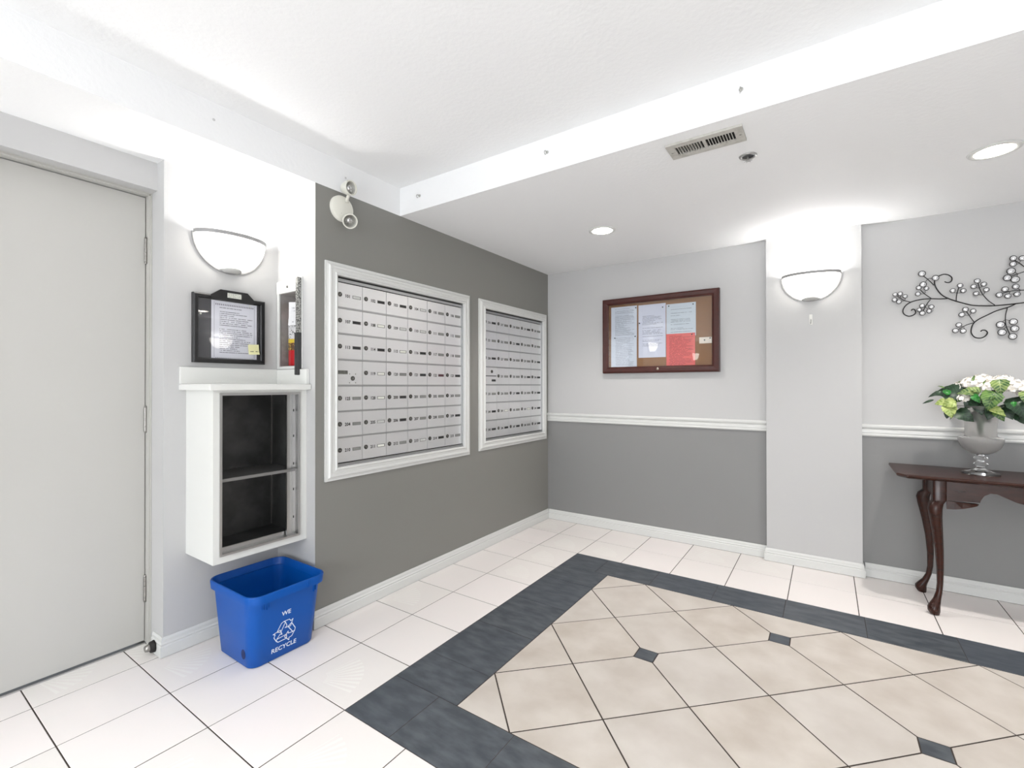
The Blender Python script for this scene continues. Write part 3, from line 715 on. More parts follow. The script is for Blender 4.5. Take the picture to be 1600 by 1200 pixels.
# ---------------------------------------------------------------- notice frame in the alcove
def pane_paper(name, T_or_none, centre, w, h, right, upv, mat, thick=.0006, curl=0, **tags):
    """thin sheet; local x across, y up, z out"""
    right = Vector(right).normalized(); upv = Vector(upv).normalized(); n = right.cross(upv)
    bm = bmesh.new(); N = 6; a = []; b_ = []
    for i in range(N+1):
        v = -h/2+h*i/N; z = curl*((.5-i/N)**2 if i/N < .5 else 0)*4
        a.append([bm.verts.new((x, v, z+thick)) for x in (-w/2, w/2)]); b_.append([bm.verts.new((x, v, z)) for x in (-w/2, w/2)])
    for i in range(N):
        bm.faces.new((a[i][0], a[i][1], a[i+1][1], a[i+1][0])); bm.faces.new((b_[i][0], b_[i+1][0], b_[i+1][1], b_[i][1]))
        for s_ in (0, 1): bm.faces.new((a[i][s_], a[i+1][s_], b_[i+1][s_], b_[i][s_]))
    bm.faces.new((a[0][0], b_[0][0], b_[0][1], a[0][1])); bm.faces.new((a[N][0], a[N][1], b_[N][1], b_[N][0]))
    me = mesh_from(bm, name); me.materials.append(mat)
    o = bpy.data.objects.new(name, me); COL.objects.link(o)
    Mx = Matrix((right, upv, n)).transposed().to_4x4(); Mx.translation = Vector(centre)
    if T_or_none is not None: o.parent = T_or_none; o.matrix_basis = Matrix.Translation(-ORG[T_or_none.name]) @ Mx
    else: o.matrix_world = Mx
    ORG[o.name] = Vector(centre)
    for k, v in tags.items(): o[k] = v
    return o
NY0, NY1, NZ0, NZ1 = -2.776, -2.439, 1.336, 1.668
T = thing('notice_case', (XA, (NY0+NY1)/2, NZ0), 'black framed glass notice case with a clip-shaped top tab, above the white counter', 'notice board')
K = P('frame_black', (24, 24, 26), .3)
obj('backing', nb((XA+.0005, XA+.008, NY0+.01, NY1-.01, NZ0+.01, NZ1-.01)), P('backing_dark', (62, 62, 67), .6), T)
obj('frame', sweep(bmesh.new(), [(NY0, NZ0), (NY1, NZ0), (NY1, NZ1), (NY0, NZ1)], [(0, .0005), (0, .020), (.006, .024), (.018, .024), (.024, .016), (.024, .0005)], lambda u, v, h: (XA+h, u, v), closed=True, side=1), K, T)
bm = bmesh.new(); tp = [(-2.700, NZ1-.022), (-2.500, NZ1-.022), (-2.500, NZ1), (-2.531, NZ1+.030), (-2.659, NZ1+.030), (-2.700, NZ1)]
f0 = [bm.verts.new((XA+.026, y, z)) for y, z in tp]; f1 = [bm.verts.new((XA+.010, y, z)) for y, z in tp]; bm.faces.new(f0); bm.faces.new(f1)
for k in range(6): bm.faces.new((f0[k], f0[(k+1) % 6], f1[(k+1) % 6], f1[k]))
tab = obj('top_tab', bm, K, T)
obj('tab_label', nb((XA+.026, XA+.027, -2.628, -2.562, NZ1-.006, NZ1+.018)), P('tab_paper', (205, 207, 198), .6, var=(200, (170, 172, 165), .5, .6)), tab, label='pale label plate')
obj('glass_pane', nb((XA+.0165, XA+.0185, NY0+.022, NY1-.022, NZ0+.022, NZ1-.022)), M_PANE, T)
MP1 = paper('notice_print', (216, 217, 226), (70, 70, 84), 30, .217, .288, mx=.17, my=.10, words=40, dens=.62, seed=3)
py = (-2.694-2.478)/2
pp = pane_paper('notice_sheet', None, (XA+.0105, py, 1.500), .217, .288, (0, 1, 0), (0, 0, 1), MP1, label='white printed notice sheet with a beaded border inside the black alcove frame', category='paper')
bm = bmesh.new()
for k in range(40):
    v = -.132+k*.0068
    for s_ in (-1, 1): box(bm, s_*.096-.0016, s_*.096+.0016, v-.0014, v+.0014, .0007, .0011)
for k in range(22):
    u = -.088+k*.0084; box(bm, u-.0022, u+.0022, .122, .130, .0007, .0011); 
    box(bm, u-.0014, u+.0014, -.139, -.135, .0007, .0011)
me = mesh_from(bm, 'printed_border'); me.materials.append(P('border_ink', (120, 120, 132), .7)); o = bpy.data.objects.new('printed_border', me); COL.objects.link(o); o.parent = pp
for y, z, lb in ((-2.692, 1.650, 'white round pin at the upper left corner of the framed notice sheet'), (-2.512, 1.636, 'white round pin near the upper right of the framed notice sheet'), (-2.741, 1.570, 'white round pin on the dark backing left of the framed notice sheet')):
    T2 = obj('pushpin', lathe(bmesh.new(), [(.0045, 0), (.0045, .003), (.0001, .0042)], (XA+.0082, y, z), 'x', 12), M_WHITEP, None, (XA+.009, y, z), smooth=True); T2['label'] = lb; T2['category'] = 'pin'; T2['group'] = 'white pins in the notice frame'
MST = paper('sticky_print', (228, 226, 176), (60, 60, 70), 5, .055, .052, mx=.15, my=.15, words=12, dens=.3, seed=9)
pane_paper('sticky_note', None, (XA+.0192, -2.497, 1.412), .054, .052, (0, 1, .06), (0, -.06, 1), MST, curl=.006, label='small pale yellow sticky note on the glass at the lower right of the notice frame', category='note')
# ---------------------------------------------------------------- counter + wall cabinet
T = thing('counter_shelf', (-.14, -2.6, 1.204), 'white laminate counter slab with upstand, topping the wall cabinet', 'counter')
obj('slab', nb((XA+.0005, .002, -2.828, YR-.002, 1.204, 1.232), bev=.005), M_CABW, T)
obj('backsplash', nb((XA+.0005, XA+.018, -2.826, YR-.002, 1.2325, 1.312), bev=.002), M_CABW, T)
obj('side_splash', nb((XA+.019, -.018, YR-.018, YR-.0015, 1.2325, 1.310), bev=.002), M_CABW, T)
CY0, CY1, CZ0, CZ1, CXF = -2.797, YR-.0015, .440, 1.2035, -.042
OY0, OY1, OZ0, OZ1 = -2.768, -2.400, .474, 1.188
T = thing('wall_cabinet', (-.18, -2.58, CZ0), 'open white wall cabinet without a door, dark inside with one metal shelf', 'cabinet')
bm = nb((XA+.0005, CXF, CY0, CY0+.016, CZ0, CZ1), (XA+.0005, CXF, CY1-.016, CY1, CZ0, CZ1), (XA+.0005, CXF, CY0+.016, CY1-.016, CZ0, CZ0+.016), (XA+.0005, CXF, CY0+.016, CY1-.016, CZ1-.012, CZ1),
    (CXF-.016, CXF, CY0+.016, OY0, CZ0+.016, CZ1-.012), (CXF-.016, CXF, OY1, CY1-.016, CZ0+.016, CZ1-.012), (CXF-.016, CXF, OY0, OY1, CZ0+.016, OZ0), (CXF-.016, CXF, OY0, OY1, OZ1, CZ1-.012))
obj('body', bm, M_CABW, T)
LN = P('liner_dark', (84, 84, 84), .42, .3, var=(8, (64, 64, 64), .4, .6))
obj('liner', nb((XA+.002, XA+.006, OY0-.004, OY1+.010, OZ0, OZ1), (XA+.006, CXF-.017, OY0-.004, OY0-.001, OZ0, OZ1), (XA+.006, CXF-.017, OY1+.006, OY1+.010, OZ0, OZ1), (XA+.006, CXF-.017, OY0-.001, OY1+.006, OZ0, OZ0+.004), (XA+.006, CXF-.017, OY0-.001, OY1+.006, OZ1-.004, OZ1)), LN, T, label='dark metal liner')
obj('corner_bead', nb((XA+.006, XA+.009, OY1+.001, OY1+.006, OZ0+.01, OZ1-.01)), M_DSTEEL, T)
bm = nb((CXF-.004, CXF+.006, OY0-.004, OY0+.006, OZ0-.004, OZ1+.004), (CXF-.004, CXF+.006, OY1-.006, OY1+.004, OZ0-.004, OZ1+.004), (CXF-.004, CXF+.006, OY0+.006, OY1-.006, OZ0-.004, OZ0+.006), (CXF-.004, CXF+.006, OY0+.006, OY1-.006, OZ1-.006, OZ1+.004))
obj('opening_frame', bm, M_STEEL, T, label='thin aluminium frame round the opening')
bm = nb((CXF-.030, CXF-.005, OY1-.004, OY1+.001, OZ0, OZ1), (CXF-.034, CXF-.030, OY1-.050, OY1, OZ0, OZ1), (CXF-.030, CXF-.018, OY1-.052, OY1-.046, OZ0, OZ1), (CXF-.030, CXF-.022, OY1-.024, OY1-.018, OZ0, OZ1), (CXF-.046, CXF-.004, OY0, OY1-.006, OZ0-.001, OZ0+.006), (CXF-.046, CXF-.038, OY0, OY1-.006, OZ0+.006, OZ0+.022), (CXF-.02, CXF-.004, OY0, OY1-.006, OZ1-.008, OZ1))
obj('door_channel', bm, M_STEEL, T, label='aluminium channel with bolt holes')
for z in (.56, .70, .83, .97, 1.10): obj('bolt_hole', nb((CXF-.0302, CXF-.0295, OY1-.014, OY1-.008, z-.006, z+.006)), M_BLACK, T)
obj('inner_shelf', nb((XA+.007, CXF-.012, OY0, OY1+.004, .800, .806), (CXF-.014, CXF-.011, OY0, OY1-.008, .794, .808)), P('shelf_metal', (150, 150, 150), .35, .8), T, label='grey metal shelf')
# ---------------------------------------------------------------- extinguisher cabinet
T = thing('extinguisher_cabinet', (-.19, YR, EX[2]), 'small white-trimmed recessed extinguisher cabinet in the alcove return wall', 'cabinet')
IN = P('recess_liner', (150, 143, 140), .5, .1, var=(20, (128, 120, 116), .4, .6))
yb = YR+.17
obj('recess_box', nb((EX[0]+.001, EX[0]+.003, YR+.002, yb, EX[2], EX[3]), (EX[1]-.003, EX[1]-.001, YR+.002, yb, EX[2], EX[3]), (EX[0]+.003, EX[1]-.003, YR+.002, yb, EX[2], EX[2]+.003), (EX[0]+.003, EX[1]-.003, YR+.002, yb, EX[3]-.003, EX[3]), (EX[0]+.003, EX[1]-.003, yb-.003, yb, EX[2]+.003, EX[3]-.003)), IN, T)
yf = YR-.008
tr = obj('trim_frame', nb((-.312, EX[0], yf, YR-.001, 1.314, 1.790), (EX[1], -.076, yf, YR-.001, 1.314, 1.790), (EX[0], EX[1], yf, YR-.001, 1.314, EX[2]), (EX[0], EX[1], yf, YR-.001, EX[3], 1.790), bev=.001), M_TRIM, T, label='white metal trim')
obj('top_seal', nb((-.312, -.09, yf-.002, yf-.0003, EX[3], 1.786)), M_CABW, T)
obj('key_lock', lathe(bmesh.new(), [(.007, -.0104), (.007, -.014), (.0001, -.015)], (-.205, YR, 1.752), 'y', 14), M_DSTEEL, T)
obj('clear_cover', nb((EX[0]+.001, EX[1]-.001, YR-.004, YR-.002, EX[2]+.001, EX[3]-.001)), M_PANE, T)
T = thing('fire_extinguisher', (-.232, -2.288, EX[2]+.003), 'red fire extinguisher with a white label and hanging inspection tag inside the alcove cabinet', 'fire extinguisher')
ex, ey, ez = -.232, -2.288, EX[2]+.0035
obj('cylinder', lathe(bmesh.new(), [(.046, 0), (.050, .006), (.050, .24), (.046, .262), (.030, .282), (.018, .29), (.016, .30)], (ex, ey, ez), 'z', 32), P('red_enamel', (206, 28, 38), .25), T, smooth=True, label='red steel cylinder')
def band(r, z0_, z1_): return lathe(bmesh.new(), [(r, z0_), (r, z1_)], (ex, ey, ez), 'z', 32)
obj('yellow_band', band(.0504, .125, .145), P('yellow_band', (222, 196, 60), .5), T, label='yellow band of the label')
obj('label', band(.0505, .146, .255), P('label_print', (222, 222, 224), .5, var=(120, (60, 60, 66), .55, .6)), T)
obj('black_band', band(.0504, .085, .124), P('label_dark', (90, 60, 40), .5, var=(100, (205, 170, 60), .52, .56)), T)
bm = lathe(bmesh.new(), [(.016, .300), (.018, .33), (.010, .335)], (ex, ey, ez), 'z', 14); box(bm, ex-.012, ex+.045, ey-.008, ey+.008, ez+.335, ez+.345); box(bm, ex-.012, ex+.055, ey-.008, ey+.008, ez+.358, ez+.368)
obj('valve_handle', bm, P('valve_metal', (150, 150, 150), .35, .8), T)
obj('gauge', lathe(bmesh.new(), [(.013, -.03), (.013, -.018)], (ex-.005, ey, ez+.318), 'y', 18), M_STEEL, T)
bm = bmesh.new(); tube(bm, spline([(ex+.02, ey, ez+.32), (ex+.05, ey-.01, ez+.28), (ex+.052, ey-.01, ez+.20), (ex+.05, ey-.005, ez+.10)], 4), .008, 8); obj('hose', bm, M_BLACK, T, smooth=True)
tg = pane_paper('inspection_tag', None, (-.192, YR+.030, 1.612), .078, .125, (.85, .527, 0), (0, 0, 1), paper('tag_print', (236, 237, 240), (150, 150, 160), 9, .072, .135, .2, .1, 14, .4, 5), curl=.008, label='white inspection tag tied to the red extinguisher', category='tag')
# hanging strap / breaker bar
T = thing('breaker_bar', (-.088, YR-.012, 1.28), 'narrow hanging bar, patterned metal above, black below, at the extinguisher cabinet edge', 'tool')
obj('upper_strip', nb((-.096, -.078, YR-.030, YR-.0095, 1.500, 1.785), bev=.002), P('knurled_metal', (176, 176, 172), .4, .5, var=(160, (90, 90, 88), .48, .56)), T, label='patterned metal strip')
obj('black_grip', nb((-.100, -.076, YR-.034, YR-.0085, 1.280, 1.499), bev=.003), P('grip_black', (52, 53, 54), .5), T, label='black lower grip')
# ---------------------------------------------------------------- recycling bin
def rrect(x0, x1, y0, y1, r, z, n=6):
    out = []
    for cx, cy, a0 in ((x1-r, y1-r, 0), (x0+r, y1-r, 90), (x0+r, y0+r, 180), (x1-r, y0+r, 270)):
        for k in range(n+1):
            a = math.radians(a0+90*k/n); out.append((cx+r*math.cos(a), cy+r*math.sin(a), z))
    return out
def skin(bm, rings, cap0=True, cap1=False):
    vr = [[bm.verts.new(p) for p in r] for r in rings]; n = len(vr[0])
    for a, b_ in zip(vr, vr[1:]):
        for k in range(n): bm.faces.new((a[k], a[(k+1) % n], b_[(k+1) % n], b_[k]))
    if cap0: bm.faces.new(vr[0])
    if cap1: bm.faces.new(vr[-1])
    return vr
TOP = (-.215, .190, -2.752, -2.392); BOT = (-.170, .128, -2.722, -2.418); HB = .332
def br(t, inset, z, r):
    q = [BOT[i]+(TOP[i]-BOT[i])*t*.72 for i in range(4)]
    return rrect(q[0]+inset, q[1]-inset, q[2]+inset, q[3]-inset, r, z)
M_BLUE = P('bin_blue', (0, 80, 166), .4, spec=.3); 
T = thing('recycling_bin', (-.01, -2.57, 0), 'blue plastic recycling bin standing on the floor under the white cabinet', 'bin')
bm = bmesh.new()
skin(bm, [br(0, .006, .001, .04), br(0, 0, .008, .045), br(.5, 0, HB*.5, .05), br(.92, 0, HB*.90, .055), br(.92, .006, HB*.90, .05), br(.5, .006, HB*.5, .045), br(0, .006, .010, .04)], True, True)
obj('body', bm, M_BLUE, T, angle=40)
def tr_(off, z, r): return rrect(TOP[0]-off, TOP[1]+off, TOP[2]-off, TOP[3]+off, r, z)
bm = bmesh.new()
skin(bm, [tr_(-.014, HB*.885, .05), tr_(-.001, HB*.885, .055), tr_(.002, HB*.985, .057), tr_(-.001, HB, .055), tr_(-.006, HB, .052), tr_(-.008, HB*.985, .05), tr_(-.014, HB*.90, .05)], False, False)
obj('rim', bm, M_BLUE, T, angle=40)
# ribs beneath the rim near the corner
xw_ = lambda z, s: (BOT[1] if s else BOT[0])+((TOP[1]-BOT[1]) if s else (TOP[0]-BOT[0]))*.72*(z/HB)
for k, y in enumerate((-2.690, -2.680, -2.670, -2.660, -2.440, -2.450)):
    z0_, z1_ = HB*.885-.03-.004*(k % 3), HB*.885; x = xw_(.27, 1)
    obj('rib', nb((x-.004, x+.004, y-.0018, y+.0018, z0_, z1_)), M_BLUE, T)
obj('rim_seam', nb((TOP[1]-.001, TOP[1]+.003, -2.492, -2.489, HB*.89, HB*.985)), M_BLUE, T)
obj('finger_hole', lathe(bmesh.new(), [(.016, 0), (.016, .0012), (.0001, .0013)], (0, 0, 0), 'z', 20, Matrix.Rotation(math.radians(90+5), 3, 'X')), P('hole_shadow', (6, 30, 80), .6), T, (0, 0, 0)) if False else None
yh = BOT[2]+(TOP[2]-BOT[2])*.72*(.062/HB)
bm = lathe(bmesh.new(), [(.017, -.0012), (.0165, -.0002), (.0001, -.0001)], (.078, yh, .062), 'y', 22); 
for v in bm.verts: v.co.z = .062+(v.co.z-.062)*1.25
obj('finger_hole', bm, P('hole_dark', (5, 28, 84), .6), T, label='dark round finger hole')  # dark blue disc paints the shade inside the hole
# white print on the bin's front face (+x side)
WH = P('print_white', (226, 236, 250), .5)
ta = math.atan2((TOP[1]-BOT[1])*.72, HB)
upv = Vector((math.sin(ta), 0, math.cos(ta))); rgt = Vector((0, 1, 0))
def face_pt(y, z, off=.0008): return Vector((xw_(z, 1)+off, y, z))
yc = -2.578
for s_, z, sz in (('WE', .2040, .0275), ('RECYCLE', .046, .0285)):
    me = orient(text_mesh(s_, sz, bold=.0005), rgt, upv); me.materials.append(WH); link('lettering', me, T, face_pt(yc, z))
# three-arrow recycling sign in outline
def stroke(bm, pts, closed, w=.0017):
    n = len(pts); 
    for i in range(n if closed else n-1):
        p, q = Vector(pts[i]), Vector(pts[(i+1) % n]); d_ = (q-p).normalized(); nn = Vector((-d_.y, d_.x))*w; e = d_*w*.6
        vs = [bm.verts.new((*(a), 0)) for a in (p-e-nn, q+e-nn, q+e+nn, p-e+nn)]; bm.faces.new(vs)
bm = bmesh.new()
# one arrow (top), drawn in a unit triangle frame centred on (0,0); rotated three times
A1 = [(-.36, .12), (-.15, .50), (.02, .50), (-.18, .02), (-.40, .14)]      # left ribbon end
seg1 = [(-.50, .06), (-.24, .55), (-.10, .62), (.10, .28), (.02, .24)]
for k in range(3):
    a = -2*math.pi*k/3
    R = lambda p: (p[0]*math.cos(a)-p[1]*math.sin(a), p[0]*math.sin(a)+p[1]*math.cos(a))
    left = [(-.55, .12), (-.30, .56), (-.16, .64), (-.02, .56), (-.26, .10), (-.38, .02)]
    left = [(-.52, .14), (-.27, .60), (-.13, .66), (-.02, .58), (-.27, .04)]
    arrow = [(-.13, .66), (.22, .66), (.33, .52), (.46, .60), (.33, .18), (-.02, .22), (.10, .30), (-.02, .58)]
    for pl, cl in ((left, True), (arrow, False)):
        stroke(bm, [tuple(c_*.074 for c_ in R(p)) for p in pl], cl)
me = bpy.data.meshes.new('recycle_sign'); bm.to_mesh(me); bm.free(); me.materials.append(WH)
orient(me, rgt, upv); link('recycling_sign', me, T, face_pt(yc, .118))

# ---------------------------------------------------------------- corkboard cabinet
KX0, KX1, KZ0, KZ1 = .592, 1.513, 1.327, 1.953
T = thing('corkboard_case', ((KX0+KX1)/2, YW, KZ0), 'glass-fronted corkboard case in a dark cherry wood frame on the back wall', 'notice board')
MF = lambda u, v, h: (u, YW-h, v)
obj('case_sides', nb((KX0, KX0+.012, YW-.034, YW-.0004, KZ0, KZ1), (KX1-.012, KX1, YW-.034, YW-.0004, KZ0, KZ1), (KX0+.012, KX1-.012, YW-.034, YW-.0004, KZ0, KZ0+.012), (KX0+.012, KX1-.012, YW-.034, YW-.0004, KZ1-.012, KZ1)), M_FWOOD, T)
obj('cork_panel', nb((KX0+.013, KX1-.013, YW-.010, YW-.0006, KZ0+.013, KZ1-.013)), M_CORK, T)
obj('door_frame', sweep(bmesh.new(), [(KX0+.002, KZ0+.004), (KX1-.002, KZ0+.004), (KX1-.002, KZ1-.003), (KX0+.002, KZ1-.003)], [(0, .036), (0, .048), (.010, .052), (.034, .050), (.044, .044), (.050, .036)], MF, closed=True, side=1), M_FWOOD, T)
obj('glass_pane', nb((KX0+.03, KX1-.03, YW-.039, YW-.0365, KZ0+.03, KZ1-.03)), M_PANE, T)
obj('lock', lathe(bmesh.new(), [(.0095, -.049), (.0095, -.054), (.006, -.0555), (.0055, -.0535), (.0001, -.0535)], (1.060, YW, KZ0+.031), 'y', 20), P('lock_chrome', (190, 180, 165), .25, 1), T)
def sheet(x0, x1, z0, z1, dy, label, mat, cat='paper', **k):
    return pane_paper('printed_sheet', None, ((x0+x1)/2, YW-.0115-dy, (z0+z1)/2), x1-x0, z1-z0, (1, 0, 0), (0, 0, 1), mat, label=label, category=cat, group='papers pinned in the corkboard case', **k)
BG = (196, 205, 217)
sheet(.657, .880, 1.625, 1.885, .0, 'white printed sheet pinned at the upper left of the corkboard', paper('sheet_a', BG, (110, 118, 136), 34, .215, .260, .14, .06, 60, .62, 11))
sheet(.656, .879, 1.380, 1.640, .0012, 'white printed sheet pinned at the lower left of the corkboard', paper('sheet_b', BG, (126, 132, 150), 36, .215, .268, .16, .06, 50, .6, 12))
sheet(.893, 1.114, 1.452, 1.882, .0, 'tall white printed sheet in the middle of the corkboard', paper('sheet_c', (198, 204, 220), (100, 108, 130), 44, .221, .43, .15, .2, 40, .5, 13))
sheet(1.119, 1.342, 1.610, 1.868, .0, 'white printed sheet pinned above the red one on the corkboard', paper('sheet_d', (192, 204, 214), (104, 116, 130), 26, .223, .258, .15, .1, 50, .42, 14))
sheet(1.119, 1.336, 1.365, 1.632, .0012, 'red printed list pinned at the lower middle of the corkboard', paper('sheet_e', (212, 96, 92), (120, 34, 44), 30, .217, .267, .10, .05, 26, .66, 15))
sheet(1.366, 1.462, 1.545, 1.592, .0, 'small white card pinned at the right edge of the corkboard', P('card_white', (222, 216, 204), .6), 'card')
PM = P('pin_dark', (40, 52, 64), .4); PR = P('pin_red', (150, 50, 70), .4)
pin_me = mesh_from(lathe(bmesh.new(), [(.0052, 0), (.0045, -.003), (.0022, -.004), (.0030, -.010), (.0001, -.011)], (0, 0, 0), 'y', 12), 'pushpin', True); pin_me.materials.append(PM)
for x, z, lb in ((.872, 1.866, 'dark pushpin at the top right of the upper left sheet'), (.902, 1.735, 'dark pushpin on the left edge of the tall middle sheet'), (1.090, 1.850, 'dark pushpin at the top right of the tall middle sheet'),
    (1.322, 1.852, 'dark pushpin at the top right of the upper right sheet'), (1.138, 1.853, 'dark pushpin at the top left of the upper right sheet'), (.690, 1.625, 'dark pushpin at the left of the lower left sheet'), (.866, 1.630, 'dark pushpin at the right of the lower left sheet'),
    (1.312, 1.620, 'dark pushpin at the top right of the red list'), (1.404, 1.570, 'dark pushpin in the small white card'), (1.444, 1.583, 'dark pushpin above the corner of the small white card')):
    o = link('pushpin', pin_me, None, (x, YW-.0138, z)); o['label'] = lb; o['category'] = 'pin'; o['group'] = 'pushpins in the corkboard case'

# ---------------------------------------------------------------- wire wall art
STEMS = {"main":[[3.08,1.683],[3.048,1.68],[3.014,1.678],[2.964,1.677],[2.921,1.68],[2.873,1.688],[2.829,1.706],[2.796,1.723],[2.762,1.743],[2.737,1.767],[2.718,1.801],[2.709,1.831],[2.708,1.851],[2.714,1.867],[2.729,1.878],[2.75,1.885],[2.771,1.877],[2.784,1.861],[2.784,1.844],[2.775,1.834],[2.763,1.834],[2.752,1.841]],"b1":[[2.766,1.739],[2.732,1.74],[2.694,1.745],[2.65,1.746],[2.606,1.737],[2.576,1.717],[2.562,1.688],[2.567,1.664],[2.587,1.649],[2.607,1.652],[2.621,1.665],[2.619,1.683],[2.608,1.69],[2.601,1.682]],"b2":[[3.048,1.68],[3.018,1.663],[2.972,1.648],[2.933,1.626],[2.901,1.607],[2.877,1.584],[2.867,1.554],[2.867,1.526],[2.881,1.502],[2.905,1.496],[2.924,1.506],[2.933,1.524],[2.926,1.538],[2.913,1.541],[2.905,1.534]],
"s":[[2.705,1.825],[2.683,1.857],[2.659,1.886]],"s2":[[2.692,1.748],[2.663,1.778],[2.644,1.804]],"s3":[[2.689,1.74],[2.672,1.713],[2.656,1.674]],"s4":[[2.596,1.735],[2.565,1.75],[2.535,1.779]],"s5":[[2.803,1.721],[2.805,1.756],[2.815,1.801]],"s6":[[2.964,1.68],[2.937,1.709],[2.913,1.75],[2.9,1.79],[2.895,1.819]],"s7":[[2.879,1.589],[2.861,1.624],[2.845,1.657]],"s8":[[2.875,1.586],[2.845,1.575],[2.812,1.552]],"s9":[[3.014,1.662],[3.006,1.615],[3.008,1.56],[3.023,1.51]],"s10":[[3.13,1.748],[3.081,1.752],[3.048,1.754],[3.018,1.75],[2.988,1.742]],"s11":[[3.12,1.84],[3.081,1.881],[3.064,1.902],[3.043,1.924]],"s12":[[3.12,1.86],[3.081,1.854],[3.056,1.846],[3.026,1.835]],
"t1":[[2.694,1.867],[2.681,1.868],[2.666,1.848]],"t2":[[2.666,1.795],[2.663,1.781],[2.641,1.78]],"t3":[[2.672,1.713],[2.689,1.7]],"t4":[[2.667,1.696],[2.685,1.677]],"t5":[[2.665,1.702],[2.648,1.707]],"t6":[[2.661,1.682],[2.639,1.683]],"t7":[[2.788,1.774],[2.812,1.766],[2.831,1.77]],"t8":[[2.878,1.79],[2.902,1.786],[2.918,1.799]],"t9":[[2.888,1.75],[2.916,1.745],[2.927,1.768]],"t10":[[2.833,1.634],[2.859,1.632],[2.869,1.649]],"t11":[[2.816,1.574],[2.836,1.562],[2.831,1.545]],"t12":[[2.991,1.578],[3.006,1.593],[3.033,1.583]],"t13":[[2.996,1.537],[3.012,1.553],[3.04,1.544]],"t14":[[3.003,1.762],[3.024,1.748],[3.014,1.73]],"t15":[[3.046,1.77],[3.065,1.754],[3.052,1.734]],"t16":[[3.036,1.903],[3.056,1.901],[3.069,1.92]],"t17":[[3.03,1.861],[3.054,1.847],[3.047,1.818]],"t18":[[2.572,1.77],[2.57,1.748],[2.542,1.743]],"t19":[[2.549,1.788],[2.551,1.767],[2.523,1.756]]}
GEMS = [[2.651,1.901,0.018],[2.712,1.867,0.017],[2.656,1.835,0.017],[2.636,1.817,0.013],[2.671,1.809,0.012],[2.632,1.78,0.013],[2.525,1.788,0.012],[2.549,1.79,0.013],[2.572,1.772,0.012],[2.522,1.756,0.013],[2.543,1.741,0.013],[2.651,1.706,0.013],[2.638,1.682,0.012],[2.652,1.661,0.014],[2.683,1.671,0.013],[2.693,1.696,0.013],[2.82,1.808,0.013],[2.788,1.782,0.013],[2.833,1.777,0.013],[2.892,1.826,0.014],[2.877,1.796,0.014],[2.919,1.804,0.013],[2.929,1.771,0.013],[2.887,1.754,0.013],[2.842,1.666,0.014],[2.874,1.654,0.013],[2.826,1.637,0.014],[2.813,1.578,0.014],[2.798,1.545,0.014],[2.831,1.541,0.014],[2.985,1.567,0.019],[2.991,1.523,0.019],[3.036,1.579,0.018],[3.041,1.54,0.018],[3.033,1.497,0.018],[2.981,1.736,0.015],[3.015,1.725,0.014],[3.004,1.765,0.015],[3.046,1.775,0.015],[3.051,1.732,0.014],[3.037,1.935,0.015],[3.036,1.903,0.015],[3.028,1.864,0.019],[3.013,1.828,0.018],[3.044,1.815,0.019],[3.072,1.93,0.015]]
T = thing('wall_art', (3.13, YW, 1.49), 'black wire branch wall art with scrolls and round crystal berries above the flowers', 'wall art')
IRON = P('black_iron', (28, 28, 30), .45, .4); YA = -.010
MIR = 3.13
for mirror in (0, 1):
    for k, pts in STEMS.items():
        r = .0032 if k in ('main', 'b1', 'b2') else (.0022 if k[0] == 's' else .0013)
        f = (lambda x: 2*MIR-x) if mirror else (lambda x: x)
        P3 = [(f(x), YA-(.004 if k[0] != 't' else .002), z) for x, z in pts]
        if k == 'main': P3 = [(MIR, YA-.004, 1.692)]+P3
        bm = bmesh.new(); tube(bm, spline(P3, 4), r, 6); obj('scroll' if len(k) < 5 and k[0] == 'b' or k == 'main' else ('twig' if k[0] == 's' else 'twiglet'), bm, IRON, T, smooth=True)
m, nt, b, g = base('crystal', .12)
b.inputs['Base Color'].default_value = (.82, .83, .84, 1); b.inputs['Coat Weight'].default_value = 1
vo = nt.nodes.new('ShaderNodeTexVoronoi'); vo.inputs['Scale'].default_value = 160; tc = nt.nodes.new('ShaderNodeTexCoord'); nt.links.new(tc.outputs['Object'], vo.inputs['Vector'])
mr = nt.nodes.new('ShaderNodeMapRange'); nt.links.new(vo.outputs['Color'], mr.inputs['Value']); mr.inputs['From Max'].default_value = 1
nt.links.new(g.mix(mr.outputs[0], (255, 255, 255), (178, 180, 186)), b.inputs['Base Color'])
b.inputs['Metallic'].default_value = .25
ring_me, gem_me = {}, {}
for mirror in (0, 1):
    for x, z, r in GEMS:
        x = 2*MIR-x if mirror else x; r = r*.92
        if r not in ring_me:
            bm = bmesh.new(); tube(bm, [(r*math.cos(a), 0, r*math.sin(a)) for a in [2*math.pi*q/20 for q in range(21)]], .0017, 6); ring_me[r] = mesh_from(bm, 'berry_ring', True); ring_me[r].materials.append(IRON)
            gem_me[r] = mesh_from(lathe(bmesh.new(), [(r*.94, 0), (r*.86, -.004), (r*.45, -.0075), (.0001, -.0085)], (0, 0, 0), 'y', 10), 'crystal_berry'); gem_me[r].materials.append(m)
        o = link('berry_ring', ring_me[r], T, (x, YA-.008, z)); link('crystal', gem_me[r], o, (x, YA-.0075, z))

